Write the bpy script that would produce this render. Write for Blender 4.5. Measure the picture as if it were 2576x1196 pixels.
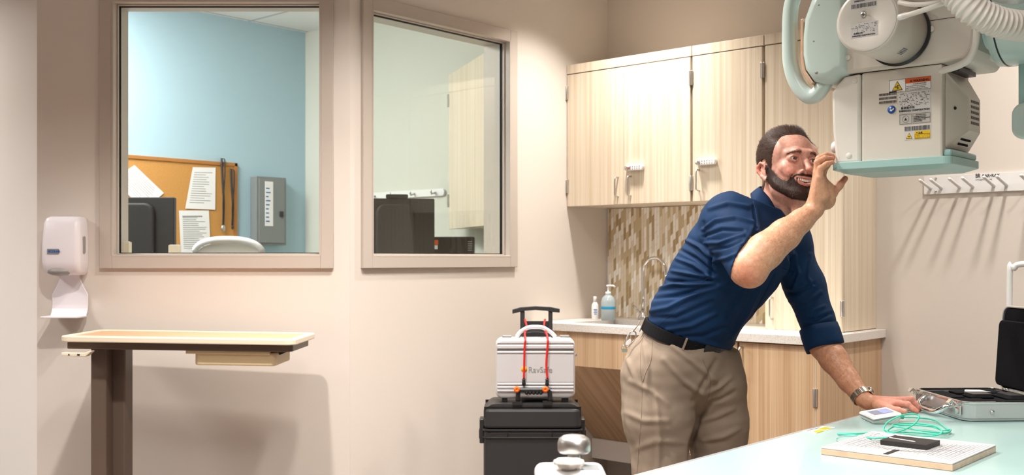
import bpy, bmesh, math, random
import numpy as np
from mathutils import Vector, Matrix, Euler

for o in list(bpy.data.objects):
    bpy.data.objects.remove(o)
SC = bpy.context.scene
COL = SC.collection
random.seed(5)
RNG = np.random.default_rng(7)

# ------------------------------------------------------------ camera
FPX, HZ, CX = 2650.0, 652.0, 1288.0            # focal length / horizon / centre for a 2576 x 1196 frame
CAM = (3.430, -4.645, 1.185)
AZ = math.radians(41.6)                        # camera heading: right axis = (cos, sin)
cR = (math.cos(AZ), math.sin(AZ)); cF = (-math.sin(AZ), math.cos(AZ))
cam_d = bpy.data.cameras.new('camera')
cam_o = bpy.data.objects.new('camera', cam_d); COL.objects.link(cam_o)
cam_o.location = CAM
cam_o.rotation_euler = (math.radians(90), 0, AZ)
cam_d.sensor_width = 36
cam_d.lens = FPX / 2576 * 36
cam_d.shift_y = (HZ - 598) / 2576
cam_d.clip_start = 0.05
cam_d.dof.use_dof = True
cam_d.dof.focus_distance = 2.95
cam_d.dof.aperture_fstop = 6.5
SC.camera = cam_o

# ------------------------------------------------------------ world and exposure
W = bpy.data.worlds.new('world'); SC.world = W; W.use_nodes = True
W.node_tree.nodes['Background'].inputs[0].default_value = (1.0, .93, .86, 1)
W.node_tree.nodes['Background'].inputs[1].default_value = 0.15
SC.view_settings.view_transform = 'Standard'
SC.view_settings.look = 'None'
SC.view_settings.exposure = 0.84
SC.view_settings.gamma = 1.0
SC.view_settings.use_curve_mapping = False

CEIL = 2.75
def lamp(name, loc, power, size, color=(1, .945, .885), shape='DISK', rot=(0, 0, 0), spread=180, size_y=None):
    d = bpy.data.lights.new(name, 'AREA'); d.shape = shape; d.size = size
    if size_y: d.size_y = size_y
    d.energy = power; d.color = color; d.spread = math.radians(spread)
    o = bpy.data.objects.new(name, d); COL.objects.link(o); o.location = loc; o.rotation_euler = rot
    return o
def c2w(X, D, z):
    return (CAM[0] + X * cR[0] + D * cF[0], CAM[1] + X * cR[1] + D * cF[1], z)
ZL = CEIL - .012
LB = c2w(-.95, 2.65, ZL)
# recessed downlights in a ceiling grid
lamp('downlight', (2.29, -.60, ZL), 8, .13, spread=115)
lamp('downlight', (.55, -.66, ZL), 10, .13, spread=105)
lamp('downlight', LB, 24, .10, spread=120)
lamp('downlight', (2.9, -1.3, ZL), 8, .15, spread=120)
lamp('downlight', (1.15, -1.9, ZL), 12, .15, spread=120)
lamp('downlight', c2w(-.35, 3.45, ZL), 12, .15, spread=125)
# fill lights added over the middle of the room and behind the camera
lamp('ceiling_fill_light', (2.6, -3.3, ZL), 30, 1.2, (1, .96, .93), 'RECTANGLE', size_y=.6, spread=125)
lamp('ceiling_fill_light', (4.6, -4.2, ZL), 30, 1.2, (1, .96, .93), 'RECTANGLE', size_y=.6, spread=125)
lamp('ceiling_fill_light', (-1.2, -5.2, ZL), 45, 1.2, (1, .96, .94), 'RECTANGLE', size_y=.6, spread=140)
lamp('downlight', (-2.0, -3.45, ZL), 12, .15, spread=140)  # added fill lamp to brighten the far left wall
# control room panels behind the glass
lamp('control_room_light', (-1.75, -2.2, ZL), 38, 1.0, (1, .99, .97), 'RECTANGLE', size_y=.6)

# ------------------------------------------------------------ pixel helpers (set out sizes from the photo)
def K(px, py, D):                              # camera metric coordinates (right, depth, height)
    return ((px - CX) / FPX * D, D, CAM[2] - (py - HZ) / FPX * D)
def mkframe(ox, oy, rot):
    c, s = math.cos(rot), math.sin(rot)
    dx, dy = CAM[0] - ox, CAM[1] - oy
    lx, ly = dx * c + dy * s, -dx * s + dy * c
    def f(px, py, y=0.0):                      # pixel -> (x, z) on the local plane Y=y
        r = (px - CX) / FPX
        wx, wy = r * cR[0] + cF[0], r * cR[1] + cF[1]
        rx, ry = wx * c + wy * s, -wx * s + wy * c
        D = (y - ly) / ry
        return lx + rx * D, CAM[2] - (py - HZ) / FPX * D
    return f
def onz(px, py, z):                            # pixel -> camera coords on a horizontal plane
    D = (CAM[2] - z) * FPX / (py - HZ)
    return ((px - CX) / FPX * D, D, z)
W1 = c2w(-.678, 4.402, 0)
w1 = mkframe(W1[0], W1[1], AZ)                 # wall with the left window
w2 = mkframe(0, 0, math.pi / 2)                # wall with the angled window
w3 = mkframe(0, 0, 0)                          # cabinet wall
BX = -2.47
w4 = mkframe(BX, 0, math.pi / 2)               # blue control room wall

# ------------------------------------------------------------ materials
MATS = {}
def nt(m):
    m.use_nodes = True; t = m.node_tree
    return t, t.nodes['Principled BSDF']
def mat(name, col, rough=.5, metal=0.0, spec=.5, bump=0, bscale=300, var=0, vscale=6, coat=0, sss=0, trans=0, ior=1.45, emit=None, estr=0, alpha=1):
    m = bpy.data.materials.new(name); t, b = nt(m)
    b.inputs['Base Color'].default_value = (*col, 1); b.inputs['Roughness'].default_value = rough
    b.inputs['Metallic'].default_value = metal; b.inputs['Specular IOR Level'].default_value = spec
    b.inputs['Coat Weight'].default_value = coat; b.inputs['IOR'].default_value = ior
    b.inputs['Transmission Weight'].default_value = trans
    b.inputs['Alpha'].default_value = alpha
    if sss:
        b.inputs['Subsurface Weight'].default_value = sss
        b.inputs['Subsurface Radius'].default_value = (.012, .005, .003)
        b.inputs['Subsurface Scale'].default_value = 1.0
    if emit:
        b.inputs['Emission Color'].default_value = (*emit, 1); b.inputs['Emission Strength'].default_value = estr
    tc = None
    if bump or var:
        tc = t.nodes.new('ShaderNodeTexCoord')
    if bump:
        n = t.nodes.new('ShaderNodeTexNoise'); n.inputs['Scale'].default_value = bscale; n.inputs['Detail'].default_value = 3
        t.links.new(tc.outputs['Object'], n.inputs['Vector'])
        bp = t.nodes.new('ShaderNodeBump'); bp.inputs['Strength'].default_value = bump; bp.inputs['Distance'].default_value = .002
        t.links.new(n.outputs['Fac'], bp.inputs['Height']); t.links.new(bp.outputs[0], b.inputs['Normal'])
    if var:
        n = t.nodes.new('ShaderNodeTexNoise'); n.inputs['Scale'].default_value = vscale; n.inputs['Detail'].default_value = 4
        t.links.new(tc.outputs['Object'], n.inputs['Vector'])
        r = t.nodes.new('ShaderNodeValToRGB')
        r.color_ramp.elements[0].position = .3; r.color_ramp.elements[1].position = .7
        r.color_ramp.elements[0].color = (*[c * (1 - var) for c in col], 1)
        r.color_ramp.elements[1].color = (*[min(1, c * (1 + var)) for c in col], 1)
        t.links.new(n.outputs['Fac'], r.inputs[0]); t.links.new(r.outputs[0], b.inputs['Base Color'])
    MATS[name] = m
    return m
def s2l(r, g, b):
    f = lambda v: (v / 255 / 12.92) if v <= 10 else ((v / 255 + .055) / 1.055) ** 2.4
    return (f(r), f(g), f(b))

def wood(name, light, dark, seed=0, axis='Z'):
    m = bpy.data.materials.new(name); t, b = nt(m); N = t.nodes.new; L = t.links.new
    tc = N('ShaderNodeTexCoord')
    sm = []
    for sc, w in (((55, 55, .5), 0), ((160, 160, 1.6), 1), ((14, 14, .25), 2)):
        mp = N('ShaderNodeMapping'); mp.inputs['Scale'].default_value = sc; mp.inputs['Location'].default_value = (seed, seed * 1.7, w)
        L(tc.outputs['Object'], mp.inputs['Vector'])
        n = N('ShaderNodeTexNoise'); n.inputs['Scale'].default_value = 1.0; n.inputs['Detail'].default_value = 3; n.inputs['Roughness'].default_value = .6
        L(mp.outputs[0], n.inputs['Vector']); sm.append(n)
    a = N('ShaderNodeMath'); a.operation = 'MULTIPLY_ADD'; a.inputs[1].default_value = .45
    L(sm[0].outputs['Fac'], a.inputs[0])
    c = N('ShaderNodeMath'); c.operation = 'MULTIPLY'; c.inputs[1].default_value = .33; L(sm[1].outputs['Fac'], c.inputs[0]); L(c.outputs[0], a.inputs[2])
    d = N('ShaderNodeMath'); d.operation = 'MULTIPLY_ADD'; d.inputs[1].default_value = .22; L(sm[2].outputs['Fac'], d.inputs[0]); L(a.outputs[0], d.inputs[2])
    r = N('ShaderNodeValToRGB'); e = r.color_ramp.elements
    e[0].position = .36; e[0].color = (*dark, 1); e[1].position = .62; e[1].color = (*light, 1)
    L(d.outputs[0], r.inputs[0]); L(r.outputs[0], b.inputs['Base Color'])
    b.inputs['Roughness'].default_value = .42; b.inputs['Specular IOR Level'].default_value = .35
    MATS[name] = m
    return m

def glassmat(name, tint, refl=1.0, ior=1.5):
    m = bpy.data.materials.new(name); m.use_nodes = True; t = m.node_tree; t.nodes.clear(); N = t.nodes.new; L = t.links.new
    out = N('ShaderNodeOutputMaterial'); mx = N('ShaderNodeMixShader'); tr = N('ShaderNodeBsdfTransparent'); gl = N('ShaderNodeBsdfGlossy')
    tr.inputs[0].default_value = (*tint, 1); gl.inputs['Roughness'].default_value = .015
    fr = N('ShaderNodeFresnel'); fr.inputs[0].default_value = ior
    mu = N('ShaderNodeMath'); mu.operation = 'MULTIPLY'; mu.inputs[1].default_value = refl; mu.use_clamp = True
    ge = N('ShaderNodeNewGeometry'); bk = N('ShaderNodeMath'); bk.operation = 'SUBTRACT'; bk.inputs[0].default_value = 1.0; L(ge.outputs['Backfacing'], bk.inputs[1])
    m2 = N('ShaderNodeMath'); m2.operation = 'MULTIPLY'; L(fr.outputs[0], m2.inputs[0]); L(bk.outputs[0], m2.inputs[1])
    L(m2.outputs[0], mu.inputs[0]); L(mu.outputs[0], mx.inputs[0]); L(tr.outputs[0], mx.inputs[1]); L(gl.outputs[0], mx.inputs[2]); L(mx.outputs[0], out.inputs[0])
    MATS[name] = m
    return m

mat('wall_paint', (.70, .635, .575), .62, spec=.3, bump=.12, bscale=260)
mat('wall_paint_light', (.82, .79, .75), .62, spec=.3, bump=.12, bscale=260)
mat('frame_paint', (.52, .455, .40), .38, spec=.45)
mat('ceiling_tile', (.8, .79, .76), .8)
mat('floor_vinyl', (.16, .12, .10), .4, var=.12, vscale=20)
mat('baseboard', (.10, .075, .06), .5)
mat('blue_paint', s2l(172, 200, 212), .6, spec=.3, bump=.1, bscale=260)
mat('pale_paint', s2l(208, 208, 197), .6, spec=.3)
mat('gasket', (.012, .012, .012), .5)
wood('ash_wood', s2l(232, 219, 200), s2l(206, 187, 160), 3)
wood('ash_wood_shaded', s2l(220, 190, 156), s2l(184, 148, 112), 11)  # same ash wood, the base cabinets' weaker light put into the colour
mat('edge_band', s2l(225, 200, 165), .45)
mat('chrome', (.72, .72, .72), .12, 1)
mat('steel', (.55, .54, .52), .38, 1)
mat('nickel', (.62, .6, .56), .35, 1)
mat('white_plastic', (.80, .79, .78), .35)
mat('lilac_plastic', (.80, .76, .80), .3)
mat('grey_plastic', (.30, .29, .28), .3)
mat('dark_plastic', (.028, .027, .028), .42, bump=.15, bscale=500)
mat('black_plastic', (.02, .02, .021), .35)
mat('black_gap', (.01, .009, .008), .8)
mat('beige_metal', (.68, .62, .55), .38, bump=.05, bscale=500)
mat('beige_panel', (.66, .61, .54), .45, bump=.06, bscale=500)
mat('ivory', (.72, .69, .63), .35)
mat('mint', s2l(194, 213, 208), .3, coat=.3)
mat('mint_soft', s2l(158, 193, 189), .38)
mat('mint_table', s2l(158, 187, 184), .28, coat=.15)
mat('aluminium', (.68, .68, .68), .34, .75, bump=.04, bscale=700)
mat('silver_case', (.66, .65, .66), .40, .35, bump=.03, bscale=700)
mat('foam', (.008, .008, .010), .9, spec=.1, bump=.5, bscale=250)
mat('taupe_metal', s2l(98, 82, 72), .4)
mat('cream_plastic', s2l(226, 213, 190), .4)
mat('cream_drawer', s2l(222, 200, 160), .45)
mat('peach_laminate', s2l(208, 156, 118), .4, var=.05, vscale=60)
mat('cork', s2l(196, 142, 76), .85, var=.12, vscale=160, bump=.3, bscale=200)
mat('cork_frame', s2l(176, 118, 60), .5)
mat('paper', (.82, .81, .80), .7)
mat('ink', (.03, .03, .035), .6)
mat('grey_ink', (.25, .25, .26), .7)
mat('panel_grey', s2l(128, 132, 132), .5)
mat('red', s2l(205, 28, 26), .45)
mat('orange', s2l(250, 105, 20), .4)
mat('orange_label', s2l(226, 92, 30), .5)
mat('yellow_label', s2l(222, 182, 20), .5)
mat('white_label', (.60, .585, .57), .5)
mat('silver_label', (.48, .46, .42), .45)
mat('blue_label', s2l(30, 84, 165), .5)
mat('aqua_ink', s2l(40, 150, 195), .5)
mat('blue_ink', s2l(40, 110, 180), .5)
mat('logo_yellow', s2l(240, 170, 20), .5)
mat('clear_blue', s2l(212, 226, 230), .15, trans=.5)
mat('green_cable', s2l(70, 195, 165), .4)
mat('black_block', (.022, .019, .019), .5, bump=.1, bscale=400)
mat('plexi_edge', s2l(214, 178, 150), .15, var=.12, vscale=30)
mat('khaki', s2l(137, 122, 107), .85, spec=.2, bump=.35, bscale=900, var=.05, vscale=8)
mat('khaki_dark', s2l(110, 94, 82), .9)
mat('shirt', s2l(6, 41, 76), .75, spec=.25, bump=.35, bscale=1100, var=.10, vscale=12)
mat('shirt_seam', s2l(7, 32, 70), .8)
mat('belt', (.006, .006, .007), .8, spec=.15, bump=.4, bscale=500)
mat('watch_steel', (.62, .58, .50), .22, 1)
mat('teeth', (.82, .78, .70), .25)
mat('eye_white', (.72, .68, .66), .15)
mat('iris', (.045, .03, .02), .1, coat=1)
mat('glint', (.8, .8, .8), .1)
mat('screen', (.10, .11, .16), .2, emit=(.28, .30, .42), estr=.35)
mat('blue_field', (.14, .16, .32), .2, emit=(.35, .38, .75), estr=.5)
mat('shoe', (.03, .02, .015), .4)
glassmat('window_glass_clear', (.97, .985, .98), 1.0, 1.45)
glassmat('window_glass_green', (.93, .955, .935), 1.3, 1.55)

def counter_material():
    m = mat('quartz', (.8, .76, .72), .25); t = m.node_tree; b = t.nodes['Principled BSDF']; N = t.nodes.new; L = t.links.new
    tc = N('ShaderNodeTexCoord'); v = N('ShaderNodeTexNoise'); v.inputs['Scale'].default_value = 220; v.inputs['Detail'].default_value = 2
    r = N('ShaderNodeValToRGB'); e = r.color_ramp.elements
    e[0].position = .34; e[0].color = (.56, .50, .45, 1); e[1].position = .44; e[1].color = (.80, .755, .71, 1)
    L(tc.outputs['Object'], v.inputs['Vector']); L(v.outputs['Fac'], r.inputs[0]); L(r.outputs[0], b.inputs['Base Color'])
counter_material()

def tile_material():
    m = mat('mosaic', (.7, .6, .5), .25); t = m.node_tree; b = t.nodes['Principled BSDF']; N = t.nodes.new; L = t.links.new
    def M(op, a, b_=None, c_=None):
        n = N('ShaderNodeMath'); n.operation = op
        for i, v in enumerate((a, b_, c_)):
            if v is None: continue
            if isinstance(v, (int, float)): n.inputs[i].default_value = v
            else: L(v, n.inputs[i])
        return n.outputs[0]
    tc = N('ShaderNodeTexCoord'); sx = N('ShaderNodeSeparateXYZ'); L(tc.outputs['Object'], sx.inputs[0])
    cw, ch = .0165, .066
    u = M('DIVIDE', sx.outputs[0], cw); cidx = M('FLOOR', u); fu = M('FRACT', u)
    off = M('MULTIPLY', cidx, .5)
    off = M('FRACT', M('MULTIPLY', cidx, .37))
    v = M('ADD', M('DIVIDE', sx.outputs[2], ch), off)
    v = M('ADD', v, M('MULTIPLY', fu, -.22))
    row = M('FLOOR', v); fv = M('FRACT', v)
    cb = N('ShaderNodeCombineXYZ'); L(cidx, cb.inputs[0]); L(row, cb.inputs[1])
    wn = N('ShaderNodeTexWhiteNoise'); wn.noise_dimensions = '2D'; L(cb.outputs[0], wn.inputs['Vector'])
    r = N('ShaderNodeValToRGB'); r.color_ramp.interpolation = 'CONSTANT'; e = r.color_ramp.elements
    e[0].position = 0; e[0].color = (*s2l(250, 246, 238), 1); e[1].position = .3; e[1].color = (*s2l(232, 220, 198), 1)
    x = e.new(.62); x.color = (*s2l(205, 186, 150), 1); x = e.new(.84); x.color = (*s2l(180, 156, 116), 1)
    L(wn.outputs['Value'], r.inputs[0])
    g = M('MINIMUM', M('MINIMUM', fu, M('SUBTRACT', 1, fu)), M('MULTIPLY', M('MINIMUM', fv, M('SUBTRACT', 1, fv)), 4.0))
    gm = M('LESS_THAN', g, .05)
    mx = N('ShaderNodeMix'); mx.data_type = 'RGBA'; L(gm, mx.inputs[0]); L(r.outputs[0], mx.inputs[6]); mx.inputs[7].default_value = (*s2l(205, 190, 165), 1)
    L(mx.outputs[2], b.inputs['Base Color'])
tile_material()

def ceiling_grid():
    m = MATS['ceiling_tile']; t = m.node_tree; b = t.nodes['Principled BSDF']; N = t.nodes.new; L = t.links.new
    tc = N('ShaderNodeTexCoord'); br = N('ShaderNodeTexBrick'); br.offset = 0; br.inputs['Scale'].default_value = 1
    br.inputs['Brick Width'].default_value = .61; br.inputs['Row Height'].default_value = .61; br.inputs['Mortar Size'].default_value = .012
    br.inputs['Color1'].default_value = br.inputs['Color2'].default_value = (.8, .79, .77, 1); br.inputs['Mortar'].default_value = (.5, .5, .5, 1)
    L(tc.outputs['Object'], br.inputs['Vector']); L(br.outputs[0], b.inputs['Base Color'])
ceiling_grid()

def vcol_mat(name, rough=.5, sss=.0, bump=.1, bscale=600, spec=.4):
    m = bpy.data.materials.new(name); t, b = nt(m); N = t.nodes.new; L = t.links.new
    a = N('ShaderNodeAttribute'); a.attribute_name = 'tone'; 
    tc0 = N('ShaderNodeTexCoord'); n0 = N('ShaderNodeTexNoise'); n0.inputs['Scale'].default_value = 90; n0.inputs['Detail'].default_value = 6; n0.inputs['Roughness'].default_value = .7
    L(tc0.outputs['Object'], n0.inputs['Vector']); rp = N('ShaderNodeValToRGB'); rp.color_ramp.elements[0].position = .3; rp.color_ramp.elements[1].position = .7
    rp.color_ramp.elements[0].color = (.80, .66, .62, 1); rp.color_ramp.elements[1].color = (1.06, 1.06, 1.06, 1); L(n0.outputs['Fac'], rp.inputs[0])
    mm = N('ShaderNodeMix'); mm.data_type = 'RGBA'; mm.blend_type = 'MULTIPLY'; mm.inputs[0].default_value = 1.0; L(a.outputs['Color'], mm.inputs[6]); L(rp.outputs[0], mm.inputs[7])
    L(mm.outputs[2], b.inputs['Base Color'])
    b.inputs['Roughness'].default_value = rough; b.inputs['Specular IOR Level'].default_value = spec
    if sss:
        b.inputs['Subsurface Weight'].default_value = sss; b.inputs['Subsurface Radius'].default_value = (.010, .004, .002); b.inputs['Subsurface Scale'].default_value = 1
    tc = N('ShaderNodeTexCoord'); n = N('ShaderNodeTexNoise'); n.inputs['Scale'].default_value = bscale; n.inputs['Detail'].default_value = 3
    L(tc.outputs['Object'], n.inputs['Vector'])
    bp = N('ShaderNodeBump'); bp.inputs['Strength'].default_value = bump; bp.inputs['Distance'].default_value = .001
    L(n.outputs['Fac'], bp.inputs['Height']); L(bp.outputs[0], b.inputs['Normal'])
    MATS[name] = m
    return m
vcol_mat('skin', .45, .12, .25, 700)
vcol_mat('hair', .55, 0, .1, 400, .3)

# ------------------------------------------------------------ mesh builder
class MB:
    def __init__(s): s.v = []; s.f = []; s.sm = []; s.M = None
    def add(s, vs, fs, smooth=False):
        n = len(s.v)
        if s.M is not None: vs = [tuple(s.M @ Vector(p)) for p in vs]
        s.v += [tuple(p) for p in vs]; s.f += [tuple(n + i for i in f) for f in fs]; s.sm += [smooth] * len(fs)
        return s
    def box(s, x0, x1, y0, y1, z0, z1):
        vs = [(x, y, z) for x in (x0, x1) for y in (y0, y1) for z in (z0, z1)]
        return s.add(vs, [(0, 1, 3, 2), (4, 6, 7, 5), (0, 4, 5, 1), (2, 3, 7, 6), (0, 2, 6, 4), (1, 5, 7, 3)])
    def prism(s, poly, d0, d1, axis='z', smooth=False):
        # poly: list of 2D points; axis the extrusion axis. (x,y)->z ; (x,z)->y ; (y,z)->x
        n = len(poly)
        def P(a, b, d): return {'z': (a, b, d), 'y': (a, d, b), 'x': (d, a, b)}[axis]
        vs = [P(a, b, d0) for a, b in poly] + [P(a, b, d1) for a, b in poly]
        fs = [tuple(range(n))[::-1], tuple(range(n, 2 * n))] + [(i, (i + 1) % n, n + (i + 1) % n, n + i) for i in range(n)]
        return s.add(vs, fs, smooth)
    def tube(s, pts, r, n=10, closed=False, cap=True, flat=None, up=None):
        pts = [Vector(p) for p in pts]; m = len(pts)
        rs = r if isinstance(r, (list, tuple)) else [r] * m
        vs = []; prev = None
        for i, p in enumerate(pts):
            a = pts[(i - 1) % m] if (closed or i > 0) else p
            b = pts[(i + 1) % m] if (closed or i < m - 1) else p
            t = (b - a).normalized()
            if prev is None:
                q = Vector(up) if up else (Vector((0, 0, 1)) if abs(t.z) < .9 else Vector((1, 0, 0)))
                u = (q - t * q.dot(t)).normalized()
            else:
                u = (prev - t * prev.dot(t)).normalized()
            prev = u; w = t.cross(u)
            for k in range(n):
                a_ = 2 * math.pi * k / n
                fl = flat if flat else 1
                vs.append(tuple(p + u * math.cos(a_) * rs[i] * fl + w * math.sin(a_) * rs[i]))
        fs = []
        for i in range(m if closed else m - 1):
            j = (i + 1) % m
            for k in range(n):
                l = (k + 1) % n
                fs.append((i * n + k, i * n + l, j * n + l, j * n + k))
        if cap and not closed:
            fs += [tuple(range(n))[::-1], tuple((m - 1) * n + k for k in range(n))]
        return s.add(vs, fs, True)
    def lathe(s, prof, c=(0, 0, 0), axis=(0, 0, 1), n=32):
        ax = Vector(axis).normalized(); q = Vector((1, 0, 0)) if abs(ax.x) < .9 else Vector((0, 1, 0))
        u = (q - ax * q.dot(ax)).normalized(); w = ax.cross(u); c = Vector(c)
        vs = []
        for r, h in prof:
            for k in range(n):
                a = 2 * math.pi * k / n
                vs.append(tuple(c + ax * h + (u * math.cos(a) + w * math.sin(a)) * r))
        fs = [(i * n + k, i * n + (k + 1) % n, (i + 1) * n + (k + 1) % n, (i + 1) * n + k) for i in range(len(prof) - 1) for k in range(n)]
        fs += [tuple(range(n))[::-1], tuple((len(prof) - 1) * n + k for k in range(n))]
        return s.add(vs, fs, True)
    def rbox(s, x0, x1, y0, y1, z0, z1, r, n=5, axis='z'):
        # box with rounded corners in the plane across `axis`
        if axis == 'z': a0, a1, b0, b1, d0, d1 = x0, x1, y0, y1, z0, z1
        elif axis == 'y': a0, a1, b0, b1, d0, d1 = x0, x1, z0, z1, y0, y1
        else: a0, a1, b0, b1, d0, d1 = y0, y1, z0, z1, x0, x1
        return s.prism(rrect(a0, a1, b0, b1, r, n), d0, d1, axis)
    def sphere(s, c, r, n=16, sc=(1, 1, 1)):
        prof = []
        vs = []; fs = []
        m = n // 2
        for i in range(m + 1):
            t = math.pi * i / m
            for k in range(n):
                a = 2 * math.pi * k / n
                vs.append((c[0] + r * sc[0] * math.sin(t) * math.cos(a), c[1] + r * sc[1] * math.sin(t) * math.sin(a), c[2] + r * sc[2] * math.cos(t)))
        for i in range(m):
            for k in range(n): fs.append((i * n + k, (i + 1) * n + k, (i + 1) * n + (k + 1) % n, i * n + (k + 1) % n))
        return s.add(vs, fs, True)
def rrect(a0, a1, b0, b1, r, n=5):
    pts = []
    for cx, cy, st in ((a1 - r, b1 - r, 0), (a0 + r, b1 - r, 90), (a0 + r, b0 + r, 180), (a1 - r, b0 + r, 270)):
        for k in range(n + 1):
            a = math.radians(st + 90 * k / n)
            pts.append((cx + r * math.cos(a), cy + r * math.sin(a)))
    return pts
def cr(pts, n=8, closed=False):                # Catmull-Rom through the points
    P = [Vector(p) for p in pts]; m = len(P); out = []
    for i in range(m if closed else m - 1):
        p0 = P[(i - 1) % m] if (closed or i > 0) else P[0] * 2 - P[1]
        p1 = P[i]; p2 = P[(i + 1) % m]; p3 = P[(i + 2) % m] if (closed or i < m - 2) else P[-1] * 2 - P[-2]
        for k in range(n):
            t = k / n
            out.append(.5 * ((2 * p1) + (p2 - p0) * t + (2 * p0 - 5 * p1 + 4 * p2 - p3) * t * t + (3 * p1 - p0 - 3 * p2 + p3) * t ** 3))
    if not closed: out.append(P[-1])
    return out

def part(name, mb, m, parent=None, bevel=0, segs=2, label=None, kind=None, loc=None, rotz=None):
    me = bpy.data.meshes.new(name)
    me.from_pydata(mb.v, [], mb.f)
    me.polygons.foreach_set('use_smooth', mb.sm)
    bm = bmesh.new(); bm.from_mesh(me); bmesh.ops.recalc_face_normals(bm, faces=bm.faces); bm.to_mesh(me); bm.free()
    me.materials.append(MATS[m] if isinstance(m, str) else m)
    o = bpy.data.objects.new(name, me); COL.objects.link(o)
    if parent is not None: o.parent = parent
    if bevel:
        md = o.modifiers.new('bevel', 'BEVEL'); md.width = bevel; md.segments = segs; md.limit_method = 'ANGLE'; md.angle_limit = math.radians(40)
        md.harden_normals = False
    if label: o['label'] = label
    if kind: o['kind'] = kind
    if loc: o.location = loc
    if rotz is not None: o.rotation_euler = (0, 0, rotz)
    return o
def thing(name, label, cat, loc=(0, 0, 0), rotz=0, group=None):
    o = bpy.data.objects.new(name, None); COL.objects.link(o)
    o.location = loc; o.rotation_euler = (0, 0, rotz); o.empty_display_size = .1
    o['label'] = label; o['category'] = cat
    if group: o['group'] = group
    return o
def tag(o, label, cat, group=None):
    o['label'] = label; o['category'] = cat
    if group: o['group'] = group
    return o
def struct(name, loc=(0, 0, 0), rotz=0):
    o = bpy.data.objects.new(name, None); COL.objects.link(o); o.location = loc; o.rotation_euler = (0, 0, rotz); o['kind'] = 'structure'
    return o
def dup(root, loc=None, rotz=None, label=None):
    r = root.copy(); COL.objects.link(r)
    if loc is not None: r.location = loc
    if rotz is not None: r.rotation_euler = (0, 0, rotz)
    if label: r['label'] = label
    for ch in root.children:
        c = ch.copy(); COL.objects.link(c); c.parent = r
        for g in ch.children:
            d = g.copy(); COL.objects.link(d); d.parent = c
    return r
FONT_CACHE = {}
def textmesh(body, size, align='LEFT', bold=0.0, space=1.0, depth=.0002):
    cu = bpy.data.curves.new('txt', 'FONT'); cu.body = body; cu.size = size; cu.align_x = align; cu.extrude = depth
    cu.offset = bold; cu.space_character = space; cu.resolution_u = 3
    ob = bpy.data.objects.new('txt', cu); COL.objects.link(ob)
    dg = bpy.context.evaluated_depsgraph_get(); me = bpy.data.meshes.new_from_object(ob.evaluated_get(dg))
    vs = [tuple(v.co) for v in me.vertices]; fs = [tuple(p.vertices) for p in me.polygons]
    bpy.data.objects.remove(ob); bpy.data.curves.remove(cu); bpy.data.meshes.remove(me)
    return vs, fs
def addtext(mb, body, size, o, right=(1, 0, 0), up=(0, 0, 1), align='LEFT', bold=0.0, xs=1.0):
    vs, fs = textmesh(body, size, align, bold)
    r = Vector(right).normalized(); u = Vector(up).normalized(); n = r.cross(u); o = Vector(o)
    M0, mb.M = mb.M, None
    vv = [tuple(o + r * p[0] * xs + u * p[1] + n * (p[2] + .0003)) for p in vs]
    mb.M = M0
    mb.add(vv, fs)
    return mb
# ============================================================ ROOM SHELL
T = .14
def wallmesh(x0, x1, y0, y1, z0=0, z1=CEIL, holes=()):
    mb = MB()
    if not holes: mb.box(x0, x1, y0, y1, z0, z1); return mb
    a0, a1, b0, b1 = holes
    mb.box(x0, a0, y0, y1, z0, z1); mb.box(a1, x1, y0, y1, z0, z1)
    mb.box(a0, a1, y0, y1, z0, b0); mb.box(a0, a1, y0, y1, b1, z1)
    return mb
part('floor', MB().box(-4.2, 6.2, -7.2, 1.0, -.1, 0), 'floor_vinyl', kind='structure')
part('ceiling', MB().box(-4.2, 6.2, -7.2, 1.0, CEIL, CEIL + .1), 'ceiling_tile', kind='structure')
part('wall_right', MB().box(0, 6.2, 0, .14, 0, CEIL), 'wall_paint', kind='structure')
part('wall_east', MB().box(6.0, 6.14, -7.14, 0, 0, CEIL), 'wall_paint', kind='structure')
part('wall_south', MB().box(-4.14, 6.0, -7.14, -7.0, 0, CEIL), 'wall_paint', kind='structure')
part('wall_west', MB().box(-4.14, -4.0, -7.0, .3, 0, CEIL), 'wall_paint', kind='structure')
# window openings
a0, zt2 = w2(931, 18); a1, _ = w2(1278, 90)
Z0, Z1 = 1.197, 2.250
h2 = (a0, a1, Z0, Z1)
y_end = w2(880, 0)[0]
part('wall_middle', wallmesh(y_end, 0, 0, T, holes=h2), 'wall_paint', kind='structure', rotz=math.pi / 2)
b0 = w1(285, 0)[0]; b1 = w1(808, 0)[0]; xl = w1(93, 0)[0]
h1 = (b0, b1, Z0, Z1 + .012)
part('wall_left', wallmesh(xl, 0, 0, T, holes=h1), 'wall_paint', kind='structure', loc=(W1[0], W1[1], 0), rotz=AZ)
# corner infill between the two walls
ca, sa = math.cos(AZ), math.sin(AZ)
pz = [(0.0, y_end), (-T, y_end), (W1[0] - sa * T, W1[1] + ca * T)]
part('trim_1', MB().prism(pz, 0, CEIL), 'wall_paint', kind='structure')
# far left wall running away behind the dispenser corner
P0 = (W1[0] + xl * ca, W1[1] + xl * sa)
part('wall_far_left', MB().box(-4.0, P0[0], P0[1], P0[1] + T, 0, CEIL), 'wall_paint_light', kind='structure')
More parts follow.
